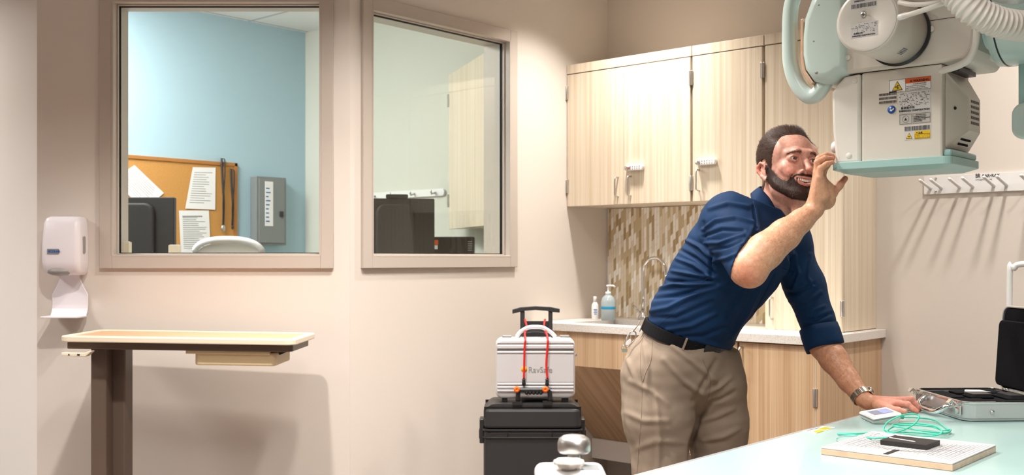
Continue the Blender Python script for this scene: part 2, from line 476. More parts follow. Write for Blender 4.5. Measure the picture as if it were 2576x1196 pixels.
# control room shell
part('wall_blue', MB().box(BX - .1, BX, P0[1] + T, -.15, 0, CEIL), 'blue_paint', kind='structure')
part('wall_control_room', MB().box(BX - .1, -T, -.15, -.02, 0, CEIL), 'pale_paint', kind='structure')
part('baseboard_right', MB().box(1.6, 6.0, -.012, 0, 0, .1), 'baseboard', bevel=.003, kind='structure')
part('baseboard_middle', MB().box(y_end, -.6, -.012, 0, 0, .1), 'baseboard', bevel=.003, kind='structure', rotz=math.pi / 2)
part('baseboard_left', MB().box(xl, 0, -.012, 0, 0, .1), 'baseboard', bevel=.003, kind='structure', loc=(W1[0], W1[1], 0), rotz=AZ)

def window(name, loc, rot, a0, a1, z0, z1, gl, glass_y, fw):
    r = struct(name, loc, rot)
    f = MB()
    for (ya, yb) in ((-.018, .0), (T, T + .018)):
        f.box(a0 - fw, a0, ya, yb, z0 - fw, z1 + fw); f.box(a1, a1 + fw, ya, yb, z0 - fw, z1 + fw)
        f.box(a0, a1, ya, yb, z0 - fw, z0); f.box(a0, a1, ya, yb, z1, z1 + fw)
    L = .006
    f.box(a0 - L, a0 + L, -.018, T + .018, z0, z1); f.box(a1 - L, a1 + L, -.018, T + .018, z0, z1)
    f.box(a0, a1, -.018, T + .018, z0 - L, z0 + L); f.box(a0, a1, -.018, T + .018, z1 - L, z1 + L)
    part('window_frame', f, 'frame_paint', r, bevel=.0025)
    s = MB(); sw = .011
    for (ya, yb) in ((glass_y - .022, glass_y - .006), (glass_y + .006, glass_y + .022)):
        s.box(a0 + L, a0 + sw, ya, yb, z0 + L, z1 - L); s.box(a1 - sw, a1 - L, ya, yb, z0 + L, z1 - L)
        s.box(a0 + sw, a1 - sw, ya, yb, z0 + L, z0 + sw); s.box(a0 + sw, a1 - sw, ya, yb, z1 - sw, z1 - L)
    part('glass_stop', s, 'frame_paint', r, bevel=.002)
    g = MB(); q = sw + .0035; p = L
    for ya, yb in ((glass_y - .0058, glass_y - .0035), (glass_y + .0035, glass_y + .0058)):
        g.box(a0 + p, a0 + q, ya, yb, z0 + p, z1 - p); g.box(a1 - q, a1 - p, ya, yb, z0 + p, z1 - p)
        g.box(a0 + q, a1 - q, ya, yb, z0 + p, z0 + q); g.box(a0 + q, a1 - q, ya, yb, z1 - q, z1 - p)
    part('gasket', g, 'gasket', r)
    part('window_glass', MB().box(a0 + p, a1 - p, glass_y - .003, glass_y + .003, z0 + p, z1 - p), gl, r)
    return r
window('window_1', (W1[0], W1[1], 0), AZ, h1[0], h1[1], h1[2], h1[3], 'window_glass_clear', .045, .052)
window('window_2', (0, 0, 0), math.pi / 2, h2[0], h2[1], h2[2], h2[3], 'window_glass_green', .036, .052)

# ============================================================ CONTROL ROOM
ROTB = math.pi / 2
def bthing(name, label, cat, px, py, y=0, group=None):
    x, z = w4(px, py, y); return thing(name, label, cat, (BX, x, z), ROTB, group), x, z
# cork board on the blue wall
xr, zt = w4(598, 411, -.02); xl4 = w4(312, 0, -.02)[0] - .25; zb = .93
t = thing('cork_board', 'tan cork pin board with wooden frame on the blue wall behind the left window', 'pin board', (BX, 0, 0), ROTB)
part('cork_panel', MB().box(xl4 + .02, xr - .02, -.012, -.001, zb + .02, zt - .02), 'cork', t)
f = MB(); f.box(xl4, xr, -.02, -.001, zt - .022, zt); f.box(xl4, xr, -.02, -.001, zb, zb + .022); f.box(xl4, xl4 + .022, -.02, -.001, zb, zt); f.box(xr - .022, xr, -.02, -.001, zb, zt)
part('board_frame', f, 'cork_frame', t, bevel=.002)
def sheet(label, corners, tilt=0, lines=10, head=False):
    P = [w4(px, py, -.016) for px, py in corners]
    cx = sum(p[0] for p in P) / 4; cz = sum(p[1] for p in P) / 4
    t = thing('paper_sheet', label, 'paper', (BX, cx, cz), ROTB, 'papers pinned to the cork board')
    q = [(p[0] - cx, p[1] - cz) for p in P]
    part('sheet', MB().prism(q, -.018, -.0165, 'y'), 'paper', t)
    mb = MB()
    tl, tr, br, bl = [Vector(p) for p in q]
    for i in range(lines):
        u = .12 + .78 * i / lines
        A = tl.lerp(bl, u); B = tr.lerp(br, u); e = random.uniform(.55, .9)
        p0 = A.lerp(B, .1); p1 = A.lerp(B, e); d = (bl - tl) * (.012 if not (head and i == 0) else .03)
        mb.prism([tuple(p0), tuple(p1), tuple(p1 + d), tuple(p0 + d)], -.0186, -.0182, 'y')
    part('print', mb, 'grey_ink', t)
    return t
sheet('white sheet pinned askew at the left above the dark monitor', [(338, 416), (412, 486), (360, 530), (285, 450)])
sheet('white printed sheet pinned beside the hanging lanyards', [(485, 421), (542, 422), (541, 528), (466, 525)], lines=14)
sheet('white printed form pinned lowest on the cork board, right of the monitor', [(450, 530), (525, 530), (530, 640), (455, 640)], lines=18, head=True)
def lanyard(label, px, y0, y1, charm):
    x, z0 = w4(px, y0, -.028); _, z1 = w4(px, y1, -.028)
    t = thing('lanyard', label, 'lanyard', (BX, x, z1), ROTB, 'lanyards hanging on the cork board')
    L = z0 - z1
    mb = MB(); mb.tube(cr([(0, -.012, L + .01), (-.012, -.03, L), (-.006, -.032, L * .7), (.004, -.03, L * .35), (0, -.03, 0)], 8), .007, 8, flat=.35)
    mb.tube(cr([(0, -.012, L + .01), (.012, -.03, L), (.008, -.034, L * .7), (-.004, -.034, L * .35), (0, -.03, 0)], 8), .007, 8, flat=.35)
    part('strap', mb, 'dark_plastic', t)
    part('clip', MB().sphere((0, -.032, -.012), charm, 12, (1, .5, 1.4)), 'steel' if charm > .011 else 'dark_plastic', t)
lanyard('dark lanyard with a silver clip, the left one hung over the board frame', 561, 404, 570, .016)
lanyard('short dark lanyard, the right one hanging near the board edge', 584, 430, 568, .010)
# grey electrical panel
x0, zt = w4(645, 443, -.07); x1, zb = w4(720, 618, -.07)
t = thing('electrical_panel', 'grey metal breaker panel with a white paper strip on the blue wall', 'electrical panel', (BX, (x0 + x1) / 2, zb), ROTB)
w_ = (x1 - x0) / 2; h_ = zt - zb
part('cabinet_body', MB().box(-w_, w_, -.07, -.001, 0, h_), 'panel_grey', t, bevel=.004)
part('panel_door', MB().box(-w_ + .015, w_ - .015, -.078, -.0705, .015, h_ - .015), 'panel_grey', t, bevel=.003)
part('latch', MB().box(w_ - .06, w_ - .035, -.09, -.079, h_ * .42, h_ * .50), 'dark_plastic', t, bevel=.002)
lb = part('paper_strip', MB().box(-w_ + .06, -w_ + .125, -.0795, -.0785, h_ * .28, h_ * .93), 'paper', t, label='white index strip')
mb = MB()
for i in range(9):
    zz = h_ * (.34 + .06 * i); mb.box(-w_ + .068, -w_ + .068 + random.uniform(.02, .045), -.0802, -.0797, zz, zz + .008)
part('print', mb, 'blue_ink', lb)
def cthing(name, label, cat, px, py, D, group=None):   # object turned like the camera-facing wall
    X, D, z = K(px, py, D); return thing(name, label, cat, c2w(X, D, z), AZ, group)
# desk inside control room
tt = thing('control_desk', 'long grey worktop below the windows inside the control room', 'desk', (0, 0, 0))
dk = MB(); dk.box(BX + .02, -T - .02, -.75, -.17, .72, .75)
dk.M = Matrix.Translation((W1[0], W1[1], 0)) @ Matrix.Rotation(AZ, 4, 'Z')
dk.box(-1.25, -.25, T + .03, .72, .72, .75); dk.M = None
dk.box(-.75, -T - .02, -1.55, -.75, .72, .75)
part('worktop', dk, 'pale_paint', tt, bevel=.004)
lg = MB(); lg.box(-.6, -.56, -1.3, -.3, 0, .72)
part('leg_panel', lg, 'panel_grey', tt)
lg = MB(); lg.box(BX + .3, BX + .34, -.7, -.2, 0, .72); part('leg_panel', lg, 'panel_grey', tt)
def monitor(label, px0, px1, ptop, D, yaw=0, hump=False):
    X0 = (px0 - CX) / FPX * D; X1 = (px1 - CX) / FPX * D; zt = CAM[2] - (ptop - HZ) / FPX * D
    p = c2w((X0 + X1) / 2, D, .751); w = (X1 - X0) / 2 / math.cos(yaw); h = zt - .751
    t = thing('computer_monitor', label, 'monitor', p, AZ + yaw)
    part('monitor_back', MB().rbox(-w, w, -.02, .02, h - .37, h, .008, axis='y'), 'dark_plastic', t, bevel=.004)
    part('back_bulge', MB().rbox(-w * .55, w * .2 + .05, -.045, -.0205, h - .33, h - .03, .05, axis='y'), 'dark_plastic', t, bevel=.01)
    if hump: part('camera_bar', MB().rbox(-.06, .06, -.03, .02, h + .0005, h + .022, .008, axis='y'), 'black_plastic', t, bevel=.003)
    part('stand', MB().box(-.03, .03, -.01, .03, .01, h - .37), 'black_plastic', t)
    part('foot', MB().rbox(-.12, .12, -.09, .09, 0, .01, .03), 'black_plastic', t)
monitor('black computer monitor seen from behind at the left edge of the left window', 262, 441, 497, 5.25)
monitor('black computer monitor behind the right window, a bar on its top', 905, 1092, 500, 5.72, .12, True)
# black box with red sticker
t = cthing('equipment_box', 'low black box with a red and white sticker behind the right window', 'equipment', 1143, 645, 5.88)
t.location.z = .751
hh = CAM[2] - (596 - HZ) / FPX * 5.88 - .751
part('casing', MB().box(-.115, .11, 0, .14, 0, hh), 'black_plastic', t, bevel=.006)
part('sticker', MB().box(-.115, -.09, -.002, -.0005, hh - .045, hh - .018), 'orange_label', t, label='red sticker')
part('sticker', MB().box(-.113, -.093, -.002, -.0005, hh - .07, hh - .048), 'paper', t, label='white sticker')
vn = MB()
for i in range(5): vn.box(.075, .1, -.0015, -.0005, hh - .03 - i * .012, hh - .025 - i * .012)
part('vent', vn, 'grey_plastic', t)
# small white blocks on the inner sill
for px0, px1, py, lab in ((300, 335, 610, 'small white block at the lower left corner of the left window'), (432, 459, 618, 'small white block on the sill just right of the dark monitor')):
    D = 4.402 + T + .004
    X0, _, z = K(px0, py, D); X1 = K(px1, py, D)[0]
    t = thing('sill_block', lab, 'block', c2w((X0 + X1) / 2, D - .035, Z0 + .0065), AZ, 'white blocks on the inner sill')
    w_ = (X1 - X0) / 2
    part('block_body', MB().rbox(-w_, w_, -.012, .02, 0, max(.02, z - Z0 - .006), .003), 'cream_plastic', t, bevel=.002)
    part('block_cap', MB().rbox(-w_ * .8, w_ * .8, -.009, .017, max(.02, z - Z0 - .006) + .0005, max(.02, z - Z0 - .006) + .003, .003), 'white_plastic', t)
# office chair back
t = cthing('office_chair', 'white plastic chair whose curved back top shows above the window sill', 'chair', 575, 700, 5.75)
t.location.z = 0
zt = CAM[2] - (597 - HZ) / FPX * 5.75
w_ = 85 / FPX * 5.75
arc = [(w_ * math.sin(a) * 1.0, -.03 * math.cos(a), zt - .012 - .075 * (1 - math.cos(a)) ** 1.2) for a in [math.radians(d) for d in range(-85, 86, 10)]]
b_ = MB(); b_.tube(arc, .017, 12)
b_.tube([(arc[0][0], 0, arc[0][2]), (arc[0][0] * .9, .02, .62)], .016, 10); b_.tube([(arc[-1][0], 0, arc[-1][2]), (arc[-1][0] * .9, .02, .62)], .016, 10)
part('back_frame', b_, 'white_plastic', t)
part('backrest', MB().prism([(x * .95, z - .018) for x, y, z in arc] + [(w_ * .85, .68), (-w_ * .85, .68)], -.008, .006, 'y'), 'ivory', t)
part('seat', MB().rbox(-.23, .23, -.03, .42, .44, .49, .06), 'ivory', t, bevel=.01)
part('pedestal', MB().tube([(0, .2, .06), (0, .2, .44)], .025, 12), 'steel', t)
bs = MB()
for k in range(5):
    a = 2 * math.pi * k / 5 + .3; bs.tube([(0, .2, .08), (.28 * math.cos(a), .2 + .28 * math.sin(a), .05)], .018, 8)
    bs.sphere((.28 * math.cos(a), .2 + .28 * math.sin(a), .027), .027, 10)
part('star_base', bs, 'dark_plastic', t)
# wooden wall cupboard with an open door seen in the right window
pA = K(1129, 652, 6.2); pB = K(1236, 652, 5.40)
A = c2w(*pA); B = c2w(*pB)
ang = math.atan2(B[1] - A[1], B[0] - A[0]); Ld = math.hypot(B[0] - A[0], B[1] - A[1])
t = thing('wall_cupboard', 'pale wooden cupboard with steel hinges behind the right window glass', 'cupboard', (A[0], A[1], 1.36), ang)
zt = CAM[2] - (190 - HZ) / FPX * 6.2 - 1.36
part('door', MB().box(0, Ld, 0, .02, 0, zt), 'ash_wood', t, bevel=.001)
part('carcass', MB().prism([(.015, .022), (Ld, .022), (Ld, .30), (.25, .14)], 0, zt - .02, 'z'), 'ash_wood', t)
for zz in (.13, .72):
    part('hinge', MB().box(-.012, .012, -.008, -.0005, zz, zz + .075), 'steel', t, bevel=.002)
# coat rack in the control room
x0, z0 = w3(931 - 60, 480, -.165); x1, _ = w3(1118, 480, -.165)
z0 = CAM[2] + (HZ - 482) / FPX * 6.3
t = thing('coat_rack', 'pale grey hook rail on the wall behind the right window', 'coat rack', (x0, -.15, z0))
part('rail', MB().rbox(0, x1 - x0, -.018, -.001, -.022, .022, .02, axis='y'), 'white_plastic', t, bevel=.002)
for i in range(5):
    xx = (x1 - x0) * (.12 + .2 * i); part('hook', MB().tube([(xx, -.018, .0), (xx, -.05, -.01), (xx, -.06, .012)], .006, 8), 'steel', t)
# ============================================================ CABINETS
UT = .354; UF = -.354
S1, S2, S3 = .757, 1.134, 1.504
ZB, ZDT, ZTOP = 1.458, 2.145, 2.193
CT = .87; CTH = .037
def hinge(mb_parent, x, y, z, h=.07):
    m = MB(); m.box(x - .010, x + .010, y - .006, y, z, z + h)
    m.tube([(x, y - .006, z), (x, y - .006, z + h)], .0045, 8)
    part('hinge', m, 'nickel', mb_parent, bevel=.001)
def bow(parent, x, y, z, h=.096, r=.0042, sw=.030):
    pts = cr([(x, y, z + h), (x, y - sw * .75, z + h * .99), (x, y - sw, z + h * .88), (x, y - sw, z + h * .5), (x, y - sw, z + h * .12), (x, y - sw * .75, z + h * .01), (x, y, z)], 5)
    part('handle', MB().tube(pts, r, 8), 'nickel', parent)
def keypad(name_label, px, py, length):
    x, z = w3(px, py, UF); t = thing('keypad_lock', name_label, 'lock', (x, UF - .0002, z), 0, 'keypad locks on the wall cabinets')
    part('lock_body', MB().rbox(0, length, -.022, -.0005, -.014, .014, .010, axis='y'), 'white_plastic', t, bevel=.003)
    k = MB()
    for i in range(5):
        for j in (-1, 1): k.sphere((.036 + i * (length - .052) / 4, -.0225, j * .0058), .0036, 8, (1, .5, 1))
    part('buttons', k, 'chrome', t)
    part('thumb_turn', MB().lathe([(.012, 0), (.012, .006), (.009, .008)], (.014, -.0225, 0), (0, -1, 0), 20), 'nickel', t)
    return t
def upper(label, x0, x1, z0, z1, doors, zf=ZTOP, hinges=(), handles=(), floor_gap=0):
    t = thing('wall_cabinet', label, 'cabinet', (x0, 0, z0), 0)
    w = x1 - x0
    H = z1 - z0
    c = MB(); c.box(.001, w - .001, -UT + .021, -.001, .002, .020); c.box(.001, .019, -UT + .021, -.001, .02, H); c.box(w - .019, w - .001, -UT + .021, -.001, .02, H)
    c.box(.019, w - .019, -.012, -.001, .02, H); c.box(.019, w - .019, -UT + .021, -.012, H - .02, H)
    part('carcass', c, 'ash_wood', t, bevel=.0008)
    part('fascia', MB().box(0.001, w - .001, -UT, -.001, H + .002, H + (zf - z1)), 'ash_wood', t, bevel=.0008)
    for d0, d1 in doors:
        part('door', MB().box(d0 - x0, d1 - x0, -UT, -UT + .019, 0, H - .003), 'ash_wood', t, bevel=.0012)
    for hx, hz in hinges: hinge(t, hx - x0, -UT, hz - z0)
    for hx, hz in handles: bow(t, hx - x0, -UT, hz - z0)
    return t
xm = w3(1569, 0, UF)[0]
def pz(px, py, y=UF): return w3(px, py, y)
hz_list1 = [(.004, pz(1425, 252)[1]), (.004, pz(1425, 487)[1]), (S1 - .003, pz(1737, 215)[1]), (S1 - .003, pz(1737, 480)[1])]
upper('pale striped wood double-door wall cabinet against the corner left of the others', 0.002, S1 - .002, ZB, ZDT, [(.004, xm - .001), (xm + .001, S1 - .008)],
      hinges=hz_list1, handles=[(pz(1560, 497)[0] - .012, pz(1553, 495)[1]), (pz(1592, 497)[0] - .012, pz(1585, 493)[1])])
upper('pale wood single-door wall cabinet between the double-door one and the tall one', S1 + .002, S2 - .002, ZB, ZDT, [(S1 + .005, S2 - .010)],
      hinges=[(S2 - .006, pz(1920, 196)[1])], handles=[(pz(1762, 480)[0] - .006, pz(1752, 480)[1])])
upper('tall pale wood cabinet standing on the countertop behind the man', S2 + .002, S3, CT + .0005, ZDT, [(S2 + .006, S3 - .004)],
      hinges=[(S3 + .001, pz(2117, 798)[1])], handles=[(pz(1944, 803)[0], pz(1940, 803)[1])])
keypad('white keypad lock with a red dot on the double-door cabinet', 1577, 424, .105)
r_ = part('red_dot', MB().sphere((0, 0, 0), .004, 10), 'red', bpy.data.objects['keypad_lock']); r_.location = (.030, -.023, 0)
keypad('white keypad lock on the single-door cabinet, right of the other lock', 1755, 410, .105)

# backsplash
part_bs = part('tile_backsplash', MB().box(.012, S2, -.008, -.0005, CT + .0005, ZB - .001), 'mosaic'); tag(part_bs, 'cream and tan mosaic tile backsplash above the sink', 'backsplash')

# countertop with a sink cut-out
CE = 1.55; CD = .640
sx0, sx1, sy0, sy1 = .16, .66, -.53, -.15
c = MB(); z0, z1 = CT - CTH, CT
c.box(0.002, sx0, -CD, -.002, z0, z1); c.box(sx1, CE, -CD, -.002, z0, z1); c.box(sx0, sx1, -CD, sy0, z0, z1); c.box(sx0, sx1, sy1, -.002, z0, z1)
ct = part('countertop', c, 'quartz', bevel=.002); tag(ct, 'white speckled stone countertop along the cabinet wall', 'countertop')
t = thing('sink', 'steel basin sunk in the countertop left of the man', 'sink', ((sx0 + sx1) / 2, (sy0 + sy1) / 2, CT - .2))
w_, d_ = (sx1 - sx0) / 2 - .002, (sy1 - sy0) / 2 - .002
b = MB(); b.box(-w_, w_, -d_, d_, 0.02, .03); b.box(-w_, -w_ + .008, -d_, d_, .03, .165); b.box(w_ - .008, w_, -d_, d_, .03, .165); b.box(-w_, w_, -d_, -d_ + .008, .03, .165); b.box(-w_, w_, d_ - .008, d_, .03, .165)
part('basin', b, 'steel', t, bevel=.004)
part('drain', MB().lathe([(.03, 0), (.028, .004), (.01, .002)], (0, 0, .03)), 'chrome', t)
# faucet
fx, fz = w3(1615, 800, -.10)
t = thing('faucet', 'chrome gooseneck faucet in front of the mosaic tiles', 'faucet', (fx, -.09, CT + .0005))
R_ = .075; hh = 1.19 - CT - R_
dirv = Vector((.995, -.08, 0))
pts = [(0, 0, .03), (0, 0, hh * .5), (0, 0, hh)] + [tuple(dirv * (R_ - R_ * math.cos(a)) + Vector((0, 0, hh + R_ * math.sin(a)))) for a in [math.pi * k / 12 for k in range(1, 13)]]
e = dirv * 2 * R_; pts.append((e.x, e.y, hh - .05))
part('spout', MB().tube(pts, .0085, 12), 'chrome', t)
part('faucet_base', MB().lathe([(.027, 0), (.026, .012), (.014, .03), (.012, .05)]), 'chrome', t)
part('lever', MB().tube([(-.018, 0, .035), (-.055, -.01, .07)], .0055, 8), 'chrome', t)
# bottles
def onctr(px, py): 
    X, D, z = onz(px, py, CT); return c2w(X, D, CT + .0005)
t = thing('spray_bottle', 'small white bottle with blue print standing left of the pump bottle', 'bottle', onctr(1497, 805), AZ)
part('bottle_body', MB().lathe([(.016, 0), (.018, .004), (.018, .075), (.012, .086), (.009, .09)]), 'white_plastic', t)
part('cap', MB().lathe([(.009, .0902), (.009, .115), (.007, .120)]), 'white_plastic', t)
part('label_band', MB().lathe([(.0182, .020), (.0184, .021), (.0184, .058), (.0182, .059)]), 'paper', t)
lp = MB()
for zz, ww in ((.052, .009), (.044, .007), (.036, .009), (.028, .006)): lp.box(-ww, ww, -.0190, -.0183, zz, zz + .003)
part('print', lp, 'blue_ink', t)
t = thing('pump_bottle', 'clear pump bottle with pale blue gel beside the white bottle', 'bottle', onctr(1530, 807), AZ)
part('bottle_body', MB().lathe([(.034, 0), (.037, .006), (.037, .095), (.030, .118), (.013, .132)]), 'clear_blue', t)
part('label_band', MB().lathe([(.0372, .058), (.0374, .059), (.0374, .071), (.0372, .072)]), 'aqua_ink', t)
part('pump', MB().lathe([(.014, .1322), (.014, .146), (.005, .148), (.005, .172), (.010, .173), (.010, .182)]), 'white_plastic', t)
part('nozzle', MB().tube([(0, 0, .178), (.025, -.01, .178), (.034, -.014, .170)], .005, 8), 'white_plastic', t)

# base: apron + slanted knee panel under the sink
BF = -.60
xa = .845
t = thing('sink_cabinet', 'wooden apron and slanted knee panel under the sink', 'cabinet', (0.002, 0, 0))
part('apron', MB().box(0, xa, BF - .018, BF, .665, CT - CTH - .001), 'ash_wood_shaded', t, bevel=.001)
kl_ = math.hypot(-.12 - BF, .664 - .225)
kp = part('knee_panel', MB().box(.002, xa, 0, .018, 0, kl_), 'ash_wood_shaded', t, bevel=.001); kp.location = (0, -.12, .225); kp.rotation_euler = (math.atan2(-.12 - BF, .664 - .225), 0, 0)
part('back_rail', MB().box(0, xa, -.14, -.0015, .12, .224), 'wall_paint', t)
t = thing('drawer_cabinet', 'narrow wooden drawer stack seen between the man and the base door', 'cabinet', (xa + .004, 0, 0))
w_ = 1.150 - xa - .004
part('carcass', MB().box(0, w_, BF, -.0015, .1, CT - CTH - .001), 'ash_wood_shaded', t)
part('toe_kick', MB().box(0, w_, BF + .06, BF + .07, 0.0005, .1), 'baseboard', t)
for a, b_ in ((.51, .828), (.32, .507), (.105, .317)):
    d = part('drawer', MB().box(.002, w_ - .002, BF - .0185, BF - .0005, a, b_), 'ash_wood_shaded', t, bevel=.001)
    part('handle', MB().tube(cr([(.09, BF - .0185, (a + b_) / 2), (.095, BF - .045, (a + b_) / 2), (.185, BF - .045, (a + b_) / 2), (.19, BF - .0185, (a + b_) / 2)], 4), .004, 8), 'nickel', d)
t = thing('base_cabinet', 'wooden base cabinet with one door under the right end of the countertop', 'cabinet', (1.154, 0, 0))
w_ = 1.528 - 1.154
part('carcass', MB().box(0, w_ - .019, BF, -.0015, .1, CT - CTH - .001), 'ash_wood_shaded', t)
part('side_panel', MB().box(w_ - .0185, w_, BF - .018, -.0015, 0.0005, CT - CTH - .001), 'ash_wood_shaded', t)
part('toe_kick', MB().box(0, w_ - .019, BF + .06, BF + .07, 0.0005, .1), 'baseboard', t)
dr = part('door', MB().box(.005, w_ - .024, BF - .0185, BF - .0005, .105, CT - CTH - .006), 'ash_wood_shaded', t, bevel=.001)
part('door_edge', MB().box(w_ - .0238, w_ - .0205, BF - .017, BF - .001, .105, CT - CTH - .006), 'cream_plastic', t)
hx, hz_ = w3(1868, 942, BF - .0185); bow(t, hx - 1.154, BF - .0185, hz_, h=.115, r=.005)
hx, hz_ = w3(2060, 1024, BF); hinge(t, w_ - .022, BF - .018, hz_, .075)

# ============================================================ HOOK RACK on the right wall
x0, zt = w3(2326, 445); _, zb = w3(2326, 490); RY = -.010
t = thing('apron_rack', 'white wall rack with long slanted pegs beside the cabinets', 'rack', (x0, 0, zb))
hh = zt - zb; LR = 1.05
part('back_plate', MB().rbox(0, LR, RY, -.0005, 0, hh, .006, axis='y'), 'white_plastic', t, bevel=.001)
bases = [2341, 2368, 2414, 2447, 2500, 2532, 2592, 2625, 2690, 2725, 2795]
for bx in bases:
    bxx, bz = w3(bx, 475, RY); xx = bxx - x0
    if xx > LR - .02: continue
    pz_ = hh * .30
    part('peg', MB().tube([(xx, RY, pz_), (xx, RY - .03, pz_ + .008), (xx, RY - .125, pz_ + .03), (xx, RY - .131, pz_ + .032)], [.0068, .0068, .0068, .0045], 12), 'white_plastic', t)
for sx in (.052, LR - .05):
    for sz in (hh * .15, hh * .85):
        part('screw', MB().lathe([(.0055, 0), (.005, .003), (.002, .0045)], (sx, RY, sz), (0, -1, 0), 14), 'chrome', t)
lx = w3(2454, 0, RY)[0] - x0
m = MB(); addtext(m, 'BAR•RAY', .017, (lx + .027, RY - .0004, hh * .80), bold=.0003); addtext(m, 'LITTLESTOWN, PA', .008, (lx, RY - .0004, hh * .64)); addtext(m, 'BR', .024, (lx - .0, RY - .0004, hh * .79), bold=.0006, xs=.7)
part('lettering', m, 'ink', t)

# ============================================================ SOAP DISPENSER (left wall)
x0, z0 = w1(110, 690, -.08); x1, z1 = w1(207, 545, -.08)
t = thing('soap_dispenser', 'white wall soap dispenser with grey nozzle and drip tray left of the window', 'dispenser', (W1[0] + (x0 + x1) / 2 * ca, W1[1] + (x0 + x1) / 2 * sa, w1(150, 800, -.08)[1]), AZ)
bz = w1(150, 800, -.08)[1]; w_ = (x1 - x0) / 2; zz0 = z0 - bz; zz1 = z1 - bz
def dsec(z, wl, wr, d): return z, wl, wr, d
secs = [(zz0 - .004, .75, .82, .085), (zz0 + .01, .92, .95, .105), (zz0 + .05, .98, 1.0, .115), (zz0 + .12, .98, 1.0, .115), (zz1 - .03, .93, .95, .108), (zz1 - .008, .86, .88, .098), (zz1, .74, .76, .08)]
mb = MB(); vs = []; fs = []; nn = 24
for z, wl, wr, d in secs:
    base = rrect(-w_ * wl, w_ * wr, -d, 0, .022, 5)
    vs += [(a, b, z) for a, b in base]; nn = len(base)
for i in range(len(secs) - 1):
    for k in range(nn): fs.append((i * nn + k, i * nn + (k + 1) % nn, (i + 1) * nn + (k + 1) % nn, (i + 1) * nn + k))
fs += [tuple(range(nn))[::-1], tuple((len(secs) - 1) * nn + k for k in range(nn))]
mb.add(vs, fs, True)
hs = part('housing', mb, 'lilac_plastic', t)
part('nozzle_cover', MB().sphere((-.010, -.078, zz0 + .012), .056, 24, (1.0, .76, .36)), 'grey_plastic', t)
part('sight_window', MB().rbox(w_ * .985, w_ + .004, -.075, -.055, zz0 + .085, zz0 + .155, .008, axis='x'), 'grey_plastic', t)
bd = part('badge', MB().rbox(-w_ * .62, -w_ * .02, -.1185, -.1145, zz0 + .082, zz0 + .103, .002, axis='y'), 'panel_grey', t, bevel=.0008)
m = MB(); addtext(m, 'ECOLAB', .0125, (-w_ * .55, -.1187, zz0 + .0885), bold=.0006); part('lettering', m, 'blue_label', bd)
# drip tray: back plate flaring into a forward tray
sec = [(0.0, w_ * .52, .030), (-.02, w_ * .5, .030), (-.05, w_ * .62, .032), (-.085, w_ * .86, .036), (-.12, w_ * .93, .045), (-.15, w_ * .96, .062)]
zt = zz0 + .002; zbm = .006
vs = []; fs = []
prof = []
n_ = 12
for i in range(n_ + 1):
    u = i / n_; z = zt + (zbm - zt) * (1 - (1 - u) ** 1.0)
    wd = w_ * (.50 + .44 * min(1, max(0, (u - .08) / .42)) ** 1.2); y = -.012 - .018 * max(0, (u - .75) / .25) ** 2
    prof.append((z, wd, y))
for z, wd, y in prof: vs += [(-wd, y, z), (wd, y, z), (wd, y + .006, z), (-wd, y + .006, z)]
for i in range(n_):
    for k in range(4): fs.append((i * 4 + k, i * 4 + (k + 1) % 4, (i + 1) * 4 + (k + 1) % 4, (i + 1) * 4 + k))
fs += [(0, 1, 2, 3), tuple(n_ * 4 + k for k in range(4))[::-1]]
dm = MB().add(vs, fs, False)
ty = [(-w_ * .99, -.115), (-w_ * .75, -.125), (w_ * .9, -.120), (w_ * .97, -.10), (w_ * .95, -.022), (-w_ * .92, -.022)]
dm.prism(ty, 0, .007, 'z')
part('drip_tray', dm, 'lilac_plastic', t, bevel=.002)
part('mounting_plate', MB().rbox(-w_ * .5, w_ * .5, -.0115, -.0005, .02, zz1 - .02, .01, axis='y'), 'lilac_plastic', t)

# ============================================================ OVERBED TABLE
TD = 3.90
yawT = math.radians(-1.8)
Xl = (146 - CX) / FPX * TD; Xr = (745 - CX) / FPX * TD
zT = CAM[2] - (846 - HZ) / FPX * TD
t = thing('overbed_table', 'wheeled overbed table with peach laminate top and taupe column under the left window', 'table', c2w(Xl, TD, 0), AZ + yawT)
L_ = (Xr - Xl) / math.cos(yawT); Dp = .37; th = .022
tp = MB(); tilt = Matrix.Translation((0, 0, zT)) @ Matrix.Rotation(math.radians(.75), 4, 'Y')
def tm():
    m = MB(); m.M = tilt; return m
part('tabletop', tm().rbox(.025, L_ - .025, .025, Dp - .025, -.012, -.003, .02), 'peach_laminate', t)
rim = tm()
o_ = rrect(0, L_, 0, Dp, .035, 5); i_ = rrect(.028, L_ - .028, .028, Dp - .028, .02, 5); n = len(o_)
vs = [(a, b, -.022) for a, b in o_] + [(a, b, 0.0) for a, b in o_] + [(a, b, 0.001) for a, b in i_] + [(a, b, -.022) for a, b in i_]
fs = []
for q in range(4):
    for k in range(n): fs.append((q * n + k, q * n + (k + 1) % n, ((q + 1) % 4) * n + (k + 1) % n, ((q + 1) % 4) * n + k))
rim.add(vs, fs)
part('table_rim', rim, 'cream_plastic', t, bevel=.004)
part('support_rail', tm().prism([(.02, .03), (L_ - .12, .03), (L_ - .05, .03), (L_ - .02, .06), (L_ - .02, Dp - .05), (.02, Dp - .05)], -.050, -.0225, 'z'), 'taupe_metal', t, bevel=.004)
dx0 = (474 - 146) / FPX * TD; dx1 = (655 - 146) / FPX * TD
drw = part('drawer', tm().rbox(dx0 + .01, dx1 + .05, .05, Dp - .08, -.105, -.055, .02), 'cream_drawer', t, bevel=.006)
part('drawer_lip', tm().rbox(dx0 - .02, dx1 + .03, .042, .062, -.062, -.050, .004), 'cream_drawer', drw)
